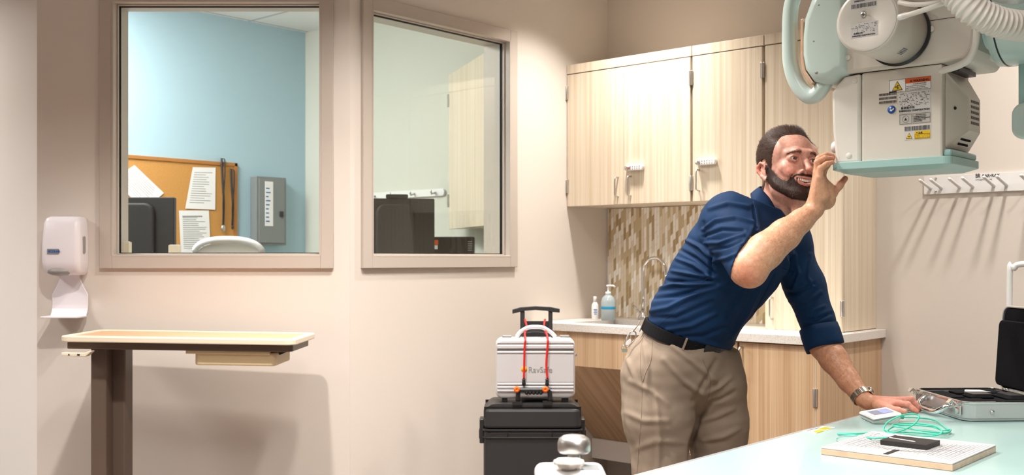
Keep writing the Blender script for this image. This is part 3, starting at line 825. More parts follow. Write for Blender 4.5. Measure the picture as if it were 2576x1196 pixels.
part('drawer_runner', tm().prism([(dx0 - .05, -.0505), (dx0 - .02, -.066), (dx1 + .055, -.066), (dx1 + .09, -.0505)], .10, .12, 'y'), 'black_plastic', t)
cx0 = (199 - 146) / FPX * TD; cx1 = (270 - 146) / FPX * TD
col = part('column', MB().box(cx0, cx1 - .045, .10, .19, .05, zT - .052), 'taupe_metal', t, bevel=.006)
part('column_sleeve', MB().box(cx1 - .048, cx1 + .004, .16, .24, .05, zT - .052), 'taupe_metal', t, bevel=.006)
lv = part('height_lever', tm().prism([(.015, -.061), (.10, -.061), (.125, -.052), (.125, -.058), (.105, -.075), (.015, -.073)], -.005, .03, 'y'), 'cream_plastic', t, bevel=.002)
m = tm(); m.prism([(.04, -.070), (.048, -.070), (.044, -.064)], -.006, -.0053, 'y'); m.box(.075, .085, -.006, -.0053, -.071, -.065); part('arrow_print', m, 'ink', lv)
part('floor_base', MB().box(.02, .10, .06, .34, .02, .05).box(.02, L_ * .8, .06, .11, .02, .05).box(.02, L_ * .8, .29, .34, .02, .05), 'taupe_metal', t, bevel=.006)
for cx_, cy_ in ((.04, .085), (L_ * .78, .085), (.04, .315), (L_ * .78, .315)):
    part('caster', MB().lathe([(.019, -.01), (.02, -.008), (.02, .008), (.019, .01)], (cx_, cy_, .02), (0, 1, 0), 16), 'black_plastic', t)
# ============================================================ STACKED CASES
DC = 4.2; PPM = FPX / DC
def cxp(px): return (px - 1340) / PPM
def czp(py): return CAM[2] - (py - HZ) / PPM
X0 = (1340 - CX) / FPX * DC
base = c2w(X0, DC, 0)
t = thing('wheeled_hard_case', 'tall black rolling hard case standing on the floor by the angled wall', 'case', base, AZ)
a, b_ = cxp(1216), cxp(1464); zt = czp(1018); zs = czp(1082)
dep = .24
bd = MB(); bd.rbox(a, b_, 0, dep, .035, zs - .004, .03, 6)
part('case_body', bd, 'dark_plastic', t, bevel=.010)
ld = MB(); ld.rbox(a, b_, 0, dep, zs + .004, zt - .02, .03, 6); 
part('case_lid', ld, 'dark_plastic', t, bevel=.010)
part('lid_top', MB().prism(rrect(a + .003, b_ - .003, czp(1060), zt, .045, 7), .012, dep - .012, 'y'), 'dark_plastic', t, bevel=.012)
sm_ = MB(); sm_.rbox(a - .004, b_ + .004, -.006, dep + .004, zs - .006, zs + .001, .03, 6); sm_.rbox(a - .004, b_ + .004, -.006, dep + .004, czp(1103), czp(1101), .03, 6)
for px in (1276, 1388): sm_.box(cxp(px) - .001, cxp(px) + .001, -.0065, .0, czp(1101), zs)
part('rib_band', sm_, 'black_plastic', t, bevel=.001)
for px, s_ in ((1212, -1), (1468, 1)):
    l = MB(); x_ = cxp(px)
    l.rbox(x_ - .010, x_ + .008, .03, .11, czp(1120), czp(1058), .006, axis='x'); l.rbox(x_ + s_ * .006 - .007, x_ + s_ * .006 + .007, .045, .095, czp(1110), czp(1086), .005, axis='x')
    part('latch', l, 'black_plastic', t, bevel=.003)
for px in (1232, 1448):
    part('wheel', MB().lathe([(.026, -.016), (.032, -.012), (.032, .012), (.026, .016)], (cxp(px), dep - .01, .033), (1, 0, 0), 20), 'black_plastic', t)
# black front carry handle with bumps on top of the case
hb = MB()
yH = .02
hb.tube(cr([(cxp(1303), yH, czp(1012)), (cxp(1304), yH, czp(985)), (cxp(1310), yH, czp(984)), (cxp(1378), yH, czp(984)), (cxp(1383), yH, czp(986)), (cxp(1384), yH, czp(1012))], 5), .0095, 10)
for i in range(5): hb.sphere((cxp(1325 + i * 9), yH, czp(990)), .0085, 10, (1, 1, 1.1))
hb.box(cxp(1289), cxp(1313), yH - .015, yH + .02, zt - .004, zt + .010); hb.box(cxp(1366), cxp(1388), yH - .015, yH + .02, zt - .004, zt + .010)
part('carry_handle', hb, 'black_plastic', t)
# telescopic trolley handle behind the silver case
yT = dep + .012
th = MB()
th.prism([(cxp(1289), czp(798)), (cxp(1289), czp(787)), (cxp(1310), czp(781)), (cxp(1350), czp(778)), (cxp(1390), czp(780)), (cxp(1415), czp(785)), (cxp(1415), czp(795)), (cxp(1398), czp(793.5)), (cxp(1380), czp(790)), (cxp(1350), czp(788)), (cxp(1322), czp(790)), (cxp(1308), czp(793.5))], yT - .012, yT + .012, 'y')
s_ = FPX / (DC + dep)  # posts a little further back
for p0, p1 in ((1310, 1322), (1385, 1396)): th.box(cxp(p0), cxp(p1), yT - .008, yT + .008, .3, czp(791))
part('trolley_handle', th, 'dark_plastic', t, bevel=.002)
gp = MB()
for i in range(9): gp.box(cxp(1322 + i * 7.2), cxp(1326 + i * 7.2), yT - .006, yT + .004, zt - .05, czp(822))
gp.box(cxp(1318), cxp(1388), yT - .004, yT + .008, zt - .05, czp(818))
part('handle_shroud', gp, 'black_plastic', t)

# silver case
t = thing('silver_case', 'silver ribbed aluminium case with arched handle strapped on the black rolling case', 'case', (base[0] - sa * .045, base[1] + ca * .045, zt), AZ)
z_ = lambda py: czp(py) - zt
sd = .12; a, b_ = cxp(1246), cxp(1449)
sh = MB(); sh.rbox(a, b_, .008, sd, z_(1008), z_(855), .028, 6, 'y')
part('case_shell', sh, 'silver_case', t, bevel=.012, segs=4)
pn = MB()
for y0, y1 in ((871, 881), (886.5, 893)): 
    pn.rbox(a + .006, b_ - .006, .0, .012, z_(y1 - .5), z_(y0 + .5), .003, 3, 'y')
for y0, y1 in ((967.5, 973.5), (976, 982), (984.5, 990)): pn.rbox(a + .006, b_ - .006, .0, .012, z_(y1), z_(y0), .003, 3, 'y')
pn.rbox(a + .006, b_ - .006, .003, .012, z_(966), z_(895), .004, 3, 'y')
part('ribbed_front', pn, 'silver_case', t, bevel=.002)
ln = MB()
for y in (882, 884, 866): ln.box(a + .006, b_ - .006, .0035, .009, z_(y + .6), z_(y))
part('groove', ln, 'grey_plastic', t)
hd = MB(); hp = cr([(cxp(1300), .06, z_(854)), (cxp(1311), .06, z_(840)), (cxp(1330), .06, z_(829.5)), (cxp(1349), .06, z_(828)), (cxp(1368), .06, z_(830)), (cxp(1388), .06, z_(842)), (cxp(1400), .06, z_(854))], 5)
hd.tube(hp, .0095, 12)
h_ = part('arched_handle', hd, 'silver_case', t)
hi = MB(); hp = cr([(cxp(1304), .06, z_(853)), (cxp(1318), .06, z_(843)), (cxp(1335), .06, z_(838)), (cxp(1362), .06, z_(838)), (cxp(1379), .06, z_(843)), (cxp(1394), .06, z_(853))], 5); hi.tube(hp, .0055, 10)
part('handle_grip', hi, 'black_plastic', h_)
for p0, p1 in ((1263, 1287), (1411, 1436)):
    part('latch', MB().rbox(cxp(p0), cxp(p1), .03, .08, z_(854.5), z_(848.5), .003, 3, 'y'), 'chrome', t, bevel=.002)
for p0, p1 in ((1262, 1276), (1416, 1432)):
    part('foot', MB().box(cxp(p0), cxp(p1), .02, .10, .0005, z_(1008)), 'black_plastic', t, bevel=.002)
part('stud', MB().sphere((b_ + .004, .05, z_(899)), .0065, 12), 'chrome', t)
lg = MB(); addtext(lg, 'RavSafe', .0335, (cxp(1329), .0022, z_(941)), xs=.95); part('lettering', lg, 'grey_ink', t)
lg = MB(); lg.lathe([(.0122, 0), (.0122, .0006)], (cxp(1319), .0028, z_(933)), (0, -1, 0), 24); part('logo_disc', lg, 'logo_yellow', t)
# bungee cords
for (px_t, px_b, px_o, lab) in ((1321, 1318, 1300, 'red bungee cord with orange toggle on the left of the silver case'), (1376, 1376, 1372, 'red bungee cord with orange toggle on the right of the silver case')):
    t = thing('bungee_cord', lab, 'strap', (base[0], base[1], zt), AZ, 'red bungee cords over the silver case')
    s1 = 1 if px_t < 1340 else -1
    cd = MB(); cd.tube(cr([(cxp(px_t + s1 * 1), .20, z_(812)), (cxp(px_t + s1 * 6), .12, z_(832)), (cxp(px_t), .088, z_(843)), (cxp(px_t - s1 * 1 + 2), .040, z_(857)), (cxp(px_b + 2), .038, z_(875)), (cxp(px_b + s1), .036, z_(920)), (cxp(px_b + (0 if s1 > 0 else 2)), .034, z_(957))], 6), .0042, 8)
    part('cord', cd, 'red', t)
    ex = px_b + (0 if s1 > 0 else 1)
    kb = MB(); kb.lathe([(.0065, 0), (.0085, .002), (.007, .012), (.0065, .020), (.008, .024)], (cxp(ex), .032, z_(972)), (0, 0, 1), 14)
    kb.tube([(cxp(ex), .032, z_(972)), (cxp(ex + 1), .022, z_(985))], .004, 8)
    part('end_hook', kb, 'black_plastic', t)
    ob = MB(); ob.tube([(cxp(px_o) + .0068 * math.cos(a_), .000, z_(980.5) + .0068 * math.sin(a_)) for a_ in [2 * math.pi * k / 16 for k in range(16)]], .0058, 10, closed=True)
    part('toggle', ob, 'orange', t)

# ============================================================ FOREGROUND KNOB STAND
D0 = 1.6; p = c2w((1440 - CX) / FPX * D0, D0, 0)
t = thing('knob_stand', 'white equipment post with a silver domed knob at the bottom edge of the picture', 'medical stand', p, AZ)
def kx(px): return (px - 1440) / FPX * D0
def kz(py): return CAM[2] - (py - HZ) / FPX * D0
part('head_block', MB().rbox(kx(1346), kx(1524), -.03, .06, kz(1196) - .12, kz(1180), .018, 6), 'white_plastic', t, bevel=.012, segs=4)
part('display_patch', MB().rbox(kx(1462), kx(1508), -.012, .03, kz(1179.8), kz(1179), .003), 'panel_grey', t)
part('dome_knob', MB().lathe([(.023, 0), (.0252, .003), (.0255, .014), (.0235, .021), (.017, .0255), (.006, .0268)], (kx(1447), .03, kz(1148)), n=40), 'steel', t)
part('knob_stem', MB().lathe([(.010, 0), (.010, .023)], (kx(1447), .03, kz(1179))), 'steel', t)
kn = MB(); pr = []
for k in range(48):
    a_ = 2 * math.pi * k / 48; r_ = .0225 + .0012 * math.cos(a_ * 8); pr.append((kx(1430) + r_ * math.cos(a_), -.008 + r_ * math.sin(a_)))
kn.prism(pr, kz(1172), kz(1154), 'z'); part('grip_knob', kn, 'ivory', t, bevel=.004)
part('grip_stem', MB().lathe([(.012, 0), (.010, .009)], (kx(1430), -.008, kz(1179.5))), 'ivory', t)
part('post', MB().tube([(kx(1440), .015, .04), (kx(1440), .015, kz(1196) - .12)], .02, 16), 'white_plastic', t)
part('floor_plate', MB().lathe([(.16, 0), (.16, .02), (.03, .04)], (kx(1440), .015, 0.0005), n=40), 'white_plastic', t)

# ============================================================ X-RAY TABLE
ZT = .72
t = thing('xray_table', 'large mint green examination table top in the right foreground', 'table', (2.5, -1.9, 0))
tx0, tx1, ty0, ty1 = 2.116 - 2.5, 2.93 - 2.5, -3.0 + 1.9, -.80 + 1.9
part('tabletop', MB().rbox(tx0 + .012, tx1 - .012, ty0, ty1, ZT - .03, ZT, .02), 'mint_table', t, bevel=.003)
part('edge_rail', MB().box(tx0, tx0 + .0118, ty0, ty1, ZT - .034, ZT - .001).box(tx1 - .0118, tx1, ty0, ty1, ZT - .034, ZT - .001), 'aluminium', t, bevel=.002)
part('pedestal', MB().rbox(-.25, .25, -.55, .55, .04, ZT - .0345, .05), 'ivory', t, bevel=.01)
part('foot_plate', MB().rbox(-.32, .32, -.7, .7, .0005, .0395, .05), 'taupe_metal', t, bevel=.006)
# warning sticker on the table
def tabp(px, py, z=ZT): 
    X, D, zz = onz(px, py, z); return c2w(X, D, zz)
def flat(px_list, z0, z1, off=(0, 0, 0)):
    P = [tabp(px, py, z1) for px, py in px_list]
    return [(p[0] - off[0], p[1] - off[1]) for p in P]
q = [(2018, 1086), (2068, 1074), (2102, 1077), (2052, 1092)]
c0 = tabp(2060, 1082)
t = thing('warning_sticker', 'white and yellow warning sticker near the left edge of the mint table', 'sticker', (c0[0], c0[1], ZT))
part('backing', MB().prism(flat(q, 0, ZT, c0), .0002, .0008), 'paper', t)
part('yellow_field', MB().prism(flat([(2056, 1081), (2075, 1076.5), (2096, 1078.5), (2076, 1083.5)], 0, ZT, c0), .0009, .0012), 'logo_yellow', t)
part('yellow_field', MB().prism(flat([(2045, 1087), (2062, 1083), (2076, 1084.6), (2056, 1091)], 0, ZT, c0), .0009, .0012), 'logo_yellow', t)
pr = MB()
for i in range(4):
    pr.prism(flat([(2024 + i * 6, 1086 - i * 1.3 ), (2050 + i * 4, 1080 - i * 1.), (2051 + i * 4, 1080.8 - i * 1.), (2025 + i * 6, 1086.8 - i * 1.3)], 0, ZT, c0), .0009, .0011)
part('print', pr, 'grey_ink', t)

# ---- acrylic phantom plate
c0 = tabp(2290, 1130)
zp = .018
cor = [tabp(2073, 1125, ZT + zp), tabp(2398, 1166, ZT + zp), tabp(2507, 1121, ZT + zp), tabp(2185, 1086, ZT + zp)]
# make it a true square
C0 = (sum(p[0] for p in cor) / 4, sum(p[1] for p in cor) / 4)
ux = (cor[1][0] - cor[0][0] + cor[2][0] - cor[3][0], cor[1][1] - cor[0][1] + cor[2][1] - cor[3][1]); angp = math.atan2(ux[1], ux[0])
t = thing('phantom_plate', 'square clear acrylic plate with printed grid lying on the mint table', 'test plate', (C0[0], C0[1], ZT), angp)
hp_ = .152
part('acrylic_block', MB().box(-hp_, hp_, -hp_, hp_, .0005, zp - .0035), 'plexi_edge', t, bevel=.001)
part('grid_face', MB().box(-hp_, hp_, -hp_, hp_, zp - .003, zp), 'white_label', t, bevel=.0008)
g = MB()
def gl_(x0, y0, x1, y1, w=.0006):
    d = Vector((x1 - x0, y1 - y0)); n_ = Vector((-d.y, d.x)).normalized() * w / 2
    g.prism([(x0 - n_.x, y0 - n_.y), (x1 - n_.x, y1 - n_.y), (x1 + n_.x, y1 + n_.y), (x0 + n_.x, y0 + n_.y)], zp + .0001, zp + .0004)
for i in range(-12, 13):
    v = i * .0105
    if i: gl_(v, -.085, v, .085, .0008); gl_(-.085, v, .085, v, .0008)
gl_(-.13, 0, .13, 0, .0022); gl_(0, -.135, 0, -.06, .0022)
for k in range(10):
    v = -.14 + k * .008
    for sgn in (-1, 1):
        gl_(sgn * (.145 - k * .008), -.14 + k * .006, sgn * (.145 - k * .008), .14 - k * .006, .0010)
for r_ in (.07, .076, .082):
    for k in range(40):
        a0_, a1_ = 2 * math.pi * k / 40, 2 * math.pi * (k + 1) / 40
        gl_(r_ * math.cos(a0_), r_ * math.sin(a0_), r_ * math.cos(a1_), r_ * math.sin(a1_), .0010)
for k in range(9):
    x_, y_ = random.uniform(-.13, .13), random.choice((-1, 1)) * random.uniform(.09, .13)
    g.prism([(x_ - .004, y_), (x_ + .004, y_), (x_, y_ + .007)], zp + .0001, zp + .0004)
part('grid_print', g, 'grey_ink', t)
part('dark_bar', MB().box(-.006, .006, -.145, -.075, zp + .0005, zp + .0010), 'black_block', t)
# ---- black detector block on the plate
zb_ = zp + ZT
A_ = tabp(2214, 1120, zb_); B_ = tabp(2331, 1134, zb_); R2 = tabp(2365, 1121.5, zb_)
angb = math.atan2(B_[1] - A_[1], B_[0] - A_[0]); Lb = math.hypot(B_[0] - A_[0], B_[1] - A_[1]); Wb = math.hypot(R2[0] - B_[0], R2[1] - B_[1])
t = thing('detector_block', 'flat black rectangular block with a white pen line, on the gridded plate', 'detector', (A_[0], A_[1], zb_), angb)
part('block', MB().box(0, Lb, 0, Wb, .0005, .0125), 'black_block', t, bevel=.0008)
part('chalk_line', MB().prism([(Lb * .05, Wb * .52), (Lb * .6, Wb * .36), (Lb * .68, Wb * .30), (Lb * .6, Wb * .28), (Lb * .05, Wb * .46)], .0126, .0132), 'paper', t)
part('cable_inlet', MB().tube([(0, Wb * .7, .007), (-.012, Wb * .75, .007)], .0035, 8), 'green_cable', t)
inl = (A_[0] + math.cos(angb) * -.012 - math.sin(angb) * Wb * .75, A_[1] + math.sin(angb) * -.012 + math.cos(angb) * Wb * .75)

# ---- meter (its top slopes up to the right)
mc_ = c2w(1.053, 3.015, ZT)
t = thing('dose_meter', 'small white meter with a colour screen by the man\'s hand on the table', 'meter', mc_, AZ)
hx_, hy_ = .041, .064; sl = .17
def slab(s0, s1, h0, h1, tilt0=True, r=.006):
    a_ = rrect(-hx_ * s0, hx_ * s0, -hy_ * s0, hy_ * s0, r); b2 = rrect(-hx_ * s1, hx_ * s1, -hy_ * s1, hy_ * s1, r); n = len(a_)
    return [(x, y, h0 + (x * sl if tilt0 else 0)) for x, y in a_] + [(x, y, h1 + x * sl) for x, y in b2], [tuple(range(n))[::-1], tuple(range(n, 2 * n))] + [(i, (i + 1) % n, n + (i + 1) % n, n + i) for i in range(n)]
part('lower_shell', MB().add(*slab(.84, .98, .0005, .016, False)), 'ivory', t, bevel=.001)
part('grey_band', MB().add(*slab(.985, .995, .0162, .0205)), 'panel_grey', t, bevel=.0008)
part('face_plate', MB().add(*slab(.995, .96, .0207, .0255)), 'white_plastic', t, bevel=.001)
m = MB(); m.add([(x, y, z + x * sl) for z in (.0256, .0261) for x, y in ((-.024, -.028), (.030, -.028), (.030, .040), (-.024, .040))], [(0, 1, 2, 3), (7, 6, 5, 4), (0, 1, 5, 4), (1, 2, 6, 5), (2, 3, 7, 6), (3, 0, 4, 7)])
part('screen', m, 'screen', t)
m = MB(); m.add([(x, y, z + x * sl) for z in (.0262, .0265) for x, y in ((.002, -.024), (.027, -.024), (.027, .036), (.002, .036))], [(0, 1, 2, 3), (7, 6, 5, 4), (0, 1, 5, 4), (1, 2, 6, 5), (2, 3, 7, 6), (3, 0, 4, 7)])
part('screen_field', m, 'blue_field', t)
mb = MB(); [mb.lathe([(.0014, 0), (.0014, .0004)], (-hx_ * .78, -hy_ * .6 + i * .02, .0256 - hx_ * .78 * sl), n=10) for i in range(2)]
part('indicator', mb, 'orange', t)
part('connector', MB().tube([(hx_ * .99, -.01, .016), (hx_ + .022, -.012, .013)], .0052, 10), 'green_cable', t)
q_ = c2w(1.053 + hx_ + .020, 3.015 - .012, ZT + .013); mcon = q_
c0 = mc_

# ---- green cable, coiled
def tp_(px, py, dz=.0045): 
    p = tabp(px, py, ZT + dz); return (p[0], p[1], ZT + dz)
pts = [mcon, tp_(2310, 1052, .012), tp_(2350, 1058, .006), tp_(2378, 1076), tp_(2388, 1088), tp_(2360, 1093), tp_(2300, 1089), tp_(2245, 1088, .006), tp_(2224, 1082, .012), tp_(2232, 1064, .028), tp_(2262, 1048, .045), tp_(2292, 1042, .05), tp_(2312, 1047, .045), tp_(2302, 1066, .03), tp_(2275, 1082, .018), tp_(2245, 1090, .012), tp_(2232, 1086, .010),
       tp_(2250, 1074, .010), tp_(2290, 1070, .011), tp_(2340, 1074, .011), tp_(2372, 1084, .011), tp_(2392, 1082, .010), tp_(2378, 1090, .011), tp_(2330, 1086, .016), tp_(2280, 1078, .018), tp_(2248, 1073, .018), tp_(2252, 1068, .018), tp_(2300, 1066, .018), tp_(2350, 1072, .016), tp_(2370, 1086, .017), tp_(2355, 1096, .008), tp_(2310, 1098, .005), tp_(2270, 1094, .012)]
t = thing('green_cable', 'thin mint green cable coiled between the meter and the black block', 'cable', (c0[0], c0[1], ZT))
def loc_(P, o): return [(p[0] - o[0], p[1] - o[1], p[2] - o[2]) for p in P]
org = (c0[0], c0[1], ZT)
part('coil', MB().tube([tuple(p) for p in cr(loc_(pts, org), 6)], .0021, 8), 'green_cable', t)
pts2 = [tp_(2184, 1090.5, .004), tp_(2150, 1092, .004), tp_(2108, 1092, .004), tp_(2125, 1093.5, .005), tp_(2160, 1097, .006), tp_(2190, 1103, .022), (inl[0], inl[1], ZT + zp + .007)]
part('tail', MB().tube([tuple(p) for p in cr(loc_(pts2, org), 6)], .0023, 8), 'green_cable', t)
pts3 = [tp_(2170, 1097, .006), tp_(2120, 1097, .003), tp_(2103, 1105, .003), tp_(2112, 1112, .003)]
part('thin_wire', MB().tube([tuple(p) for p in cr(loc_(pts3, org), 6)], .0009, 6), 'mint_soft', t)

# ---- open aluminium case with lid
CXL, CDF, CDB = 1.287, 3.0, 3.335
rimz = .055; Wc = .268
t = thing('open_instrument_case', 'open silver aluminium case with black foam on the mint table', 'case', c2w(CXL, CDF, ZT), AZ + math.radians(3.0))
DpC = CDB - CDF
def ring(r0, r1, z0, z1, mb):
    o_ = rrect(r0, Wc - r0, r0, DpC - r0, .035 - r0 * .5, 6); i_ = rrect(r1, Wc - r1, r1, DpC - r1, max(.01, .035 - r1), 6); n = len(o_)
    vs = [(a, b, z0) for a, b in o_] + [(a, b, z1) for a, b in o_] + [(a, b, z1) for a, b in i_] + [(a, b, z0) for a, b in i_]
    fs = [(q * n + k, q * n + (k + 1) % n, ((q + 1) % 4) * n + (k + 1) % n, ((q + 1) % 4) * n + k) for q in range(4) for k in range(n)]
    mb.add(vs, fs); return mb
sh = ring(0, .006, .008, rimz, MB()); sh.prism(rrect(.004, Wc - .004, .004, DpC - .004, .033, 6), .0015, .010)
part('base_shell', sh, 'aluminium', t, bevel=.004, segs=3)
part('rim', ring(-.003, .007, rimz - .004, rimz + .002, MB()), 'chrome', t, bevel=.001)
part('foam_tray', MB().prism(rrect(.008, Wc - .008, .008, DpC - .008, .028, 6), .012, rimz - .010), 'foam', t)
fm = MB()
for (x_0, x_1, y_0, y_1) in ((.02, .11, .02, .12), (.13, .25, .02, .08), (.02, .08, .15, .30), (.10, .17, .15, .22), (.19, .25, .11, .22), (.10, .25, .25, .31)):
    fm.rbox(x_0, x_1, y_0, y_1, rimz - .0098, rimz - .003, .008)
part('foam_block', fm, 'foam', t, bevel=.003)
part('white_probe', MB().tube([(.12, .235, rimz + .001), (.165, .235, rimz + .001), (.20, .235, rimz - .0005)], [.007, .006, .001], 8), 'white_plastic', t)
part('instrument', MB().rbox(.105, .165, .155, .21, rimz - .0028, rimz + .004, .006), 'dark_plastic', t)
part('instrument', MB().rbox(.20, .245, .12, .20, rimz - .0028, rimz + .004, .006), 'dark_plastic', t)
part('stud', MB().lathe([(.0062, 0), (.006, .004), (.003, .007)], (.082, -.0005, .028), (0, -1, 0), 16), 'chrome', t)
# handle on the left side
hy0, hy1 = .075, .235
hz = .030
hp = cr([(0, hy1, hz + .008), (-.014, hy1 + .001, hz + .006), (-.030, hy1 - .012, hz - .006), (-.036, hy1 - .04, hz - .016), (-.036, hy0 + .04, hz - .016), (-.030, hy0 + .012, hz - .008), (-.014, hy0 - .001, hz + .004), (0, hy0, hz + .008)], 5)
part('side_handle', MB().tube([tuple(p) for p in hp], .0078, 12), 'chrome', t)
part('handle_grip', MB().tube([(-.030, hy1 - .035, hz - .013), (-.030, hy0 + .035, hz - .013)], .0068, 10), 'black_plastic', t)
for yy in (.028, .288):
    l = part('latch', MB().box(-.006, -.0005, yy - .014, yy + .014, .016, .046), 'chrome', t, bevel=.0015)
    m = MB(); m.M = Matrix.Translation((-.006, yy, .046)) @ Matrix.Rotation(math.radians(-48), 4, 'Y')
    m.box(-.004, .0, -.013, .013, 0, .026); m.tube([(-.006, -.012, .004), (-.006, .012, .004)], .004, 8); m.box(-.016, -.002, -.010, .010, .022, .026)
    part('latch_lever', m, 'chrome', l, bevel=.0012)
# lid, standing open on the hinge side
lid = MB(); lt = math.radians(4)
lid.M = Matrix.Translation((Wc + .004, 0, rimz + .002)) @ Matrix.Rotation(lt, 4, 'Y')
lid.prism(rrect(0, DpC, .0, .262, .035, 6), .032, .038, 'x')
o_ = rrect(0, DpC, .0, .262, .035, 6); i_ = rrect(.006, DpC - .006, .006, .256, .030, 6); n = len(o_)
vs = [(.0, a, b) for a, b in o_] + [(.032, a, b) for a, b in o_] + [(.032, a, b) for a, b in i_] + [(.0, a, b) for a, b in i_]
lid.add(vs, [(q * n + k, q * n + (k + 1) % n, ((q + 1) % 4) * n + (k + 1) % n, ((q + 1) % 4) * n + k) for q in range(4) for k in range(n)])
ld = part('lid', lid, 'aluminium', t, bevel=.002)
lf = MB(); lf.M = lid.M; lf.prism(rrect(.008, DpC - .008, .008, .254, .028, 6), .004, .031, 'x'); lf.rbox(-.012, .003, .006, DpC - .006, .010, .215, .02, 6, 'x')
part('lid_foam', lf, 'foam', ld, bevel=.004)
for yy in (.05, .28): part('hinge', MB().tube([(Wc + .003, yy - .015, rimz + .004), (Wc + .003, yy + .015, rimz + .004)], .0045, 8), 'chrome', t)

# ---- white bent rail behind the case
x_r, _ = w3(2540, 700, -.45)
t = thing('white_rail', 'white bent tube frame by the right edge behind the open case', 'rail', (x_r, -.45, 0))
zt_ = w3(2540, 664, -.45)[1]
part('tube_frame', MB().tube(cr([(0, 0, .03), (0, 0, .5), (0, 0, zt_ - .06), (.015, 0, zt_ - .018), (.06, 0, zt_), (.30, 0, zt_), (.36, 0, zt_ - .06), (.375, 0, .5), (.375, 0, .03)], 7), .011, 14), 'white_plastic', t)
part('cross_bar', MB().tube([(0, 0, .45), (.375, 0, .45)], .009, 10), 'white_plastic', t)
part('foot', MB().tube([(0, -.2, .015), (0, .2, .015)], .0145, 10), 'white_plastic', t); part('foot', MB().tube([(.375, -.2, .015), (.375, .2, .015)], .0145, 10), 'white_plastic', t)
# ============================================================ X-RAY TUBE HEAD
YF = -1.61
def fx(px, y=YF): return w3(px, 652, y)[0]
def P3(px, py, y=YF):
    x, z = w3(px, py, y); return (x, y, z)
ox, oz = w3(2230, 410)
XO = (2.20, -1.47, 1.44)
t = thing('xray_tube_head', 'large beige and mint x-ray tube head hanging at the upper right', 'x-ray machine', XO)
class XB(MB):                      # world coordinates in, local out
    def __init__(s): MB.__init__(s); s.M = Matrix.Translation((-XO[0], -XO[1], -XO[2]))
def XT(mb, *a, **k):
    M0 = mb.M; mb.M = None
    o = list(a[2]); o = (o[0] - XO[0], o[1] - XO[1], o[2] - XO[2]); addtext(mb, a[0], a[1], o, *a[3:], **k); mb.M = M0; return mb
def CJ(mb, body, size, o, bold=0.0):
    for i, ch in enumerate(body): XT(mb, ch, size, (o[0] + i * size * 1.05, o[1], o[2]), bold=bold * .4)
# -- collimator
cx0, cx1, cxm_ = fx(2096), fx(2370), fx(2166)
zt = P3(2270, 172)[2]; zb = P3(2270, 404)[2]; YB = YF + .222
b = XB(); b.box(cxm_ + .0015, cx1, YF, YB, zb, zt)
cb = part('collimator_box', b, 'beige_panel', t, bevel=.005)
b = XB()
zz = P3(2096, 232)[2]
b.prism([(cxm_ - .001, zb), (cx0 + .008, zb), (cx0 - .002, zb + .10), (cx0 - .006, zz), (cx0 + .012, zt - .026), (cx0 + .035, zt - .004), (cxm_ - .001, zt)], YF - .001, YB, 'y')
lc = part('left_cover', b, 'ivory', t, bevel=.010, segs=3)
for px, py in ((2150, 203), (2135, 392)):
    x, y, z = P3(px, py, YF - .0015); r_ = .0085
    part('cap', XB().lathe([(r_, 0), (r_, .0008), (r_ * .9, .0014)], (x, y + .0005, z), (0, -1, 0), 24), 'ivory', lc)
# side cover, a bulge on the right face
def sp(px, py, x):                 # pixel on a plane of constant x -> (y, z)
    r = (px - CX) / FPX; wx = r * cR[0] + cF[0]; wy = r * cR[1] + cF[1]; D = (x - CAM[0]) / wx
    return CAM[1] + wy * D, CAM[2] - (py - HZ) / FPX * D
b = XB()
xa_ = cx1 + .0005; xb_ = cx1 + .038
oy0, oy1, oz0, oz1 = YF + .020, YB - .006, zb + .028, zt - .018
iy0, iy1, iz0, iz1 = YF + .105, YB - .012, zb + .085, zt - .085
vs = [(xa_, oy0, oz0), (xa_, oy1, oz0), (xa_, oy1, oz1), (xa_, oy0, oz1), (xb_, iy0, iz0), (xb_, iy1, iz0), (xb_, iy1, iz1), (xb_, iy0, iz1)]
b.add(vs, [(0, 1, 2, 3), (4, 5, 6, 7), (0, 1, 5, 4), (1, 2, 6, 5), (2, 3, 7, 6), (3, 0, 4, 7)])
sc_ = part('side_cover', b, 'beige_metal', t, bevel=.006, segs=3)
v = XB()
for i in range(5):
    for j in range(9):
        y_ = iy0 + .020 + j * .008; z_2 = iz0 + .020 + i * .0155
        v.box(xb_ + .0002, xb_ + .0008, y_, y_ + .0025, z_2, z_2 + .008)
part('vent_slots', v, 'black_gap', sc_)
nx = Vector((xb_ - xa_, 0, iz0 - oz0)).normalized()
v = XB()
for i in range(2):
    for j in range(9):
        u_ = .35 + .22 * i; px_ = xa_ + (xb_ - xa_) * u_; pz2 = oz0 + (iz0 - oz0) * u_; yy = (oy0 + oy1) / 2 - .03 + j * .009
        v.box(px_ - .001, px_ + .0035, yy, yy + .0025, pz2 - .0045, pz2 + .0015)
part('vent_slots', v, 'black_gap', sc_)
u_ = .42; x_5 = xa_ + u_ * (xb_ - xa_); y_5 = oy0 + u_ * (iy0 - oy0)
part('screw_hole', XB().sphere((x_5, y_5, sp(2388, 268, x_5)[1]), .0048, 14), 'black_gap', sc_)
part('connector_strip', XB().box(cx1 + .001, cx1 + .03, YF + .05, YB - .03, zt - .017, zt - .004), 'black_plastic', t)
# top mount bracket between housing and collimator
part('swivel_mount', XB().box(cx0 + .08, cx1 - .01, YF + .02, YB - .02, zt + .0005, P3(2300, 160)[2] + .03), 'black_plastic', t)
kk = XB(); x, y, z = P3(2235, 178, YF + .015); kk.tube([(x, y, zt + .006), (x + .035, y, zt + .006)], .005, 8); part('swivel_pin', kk, 'chrome', t)
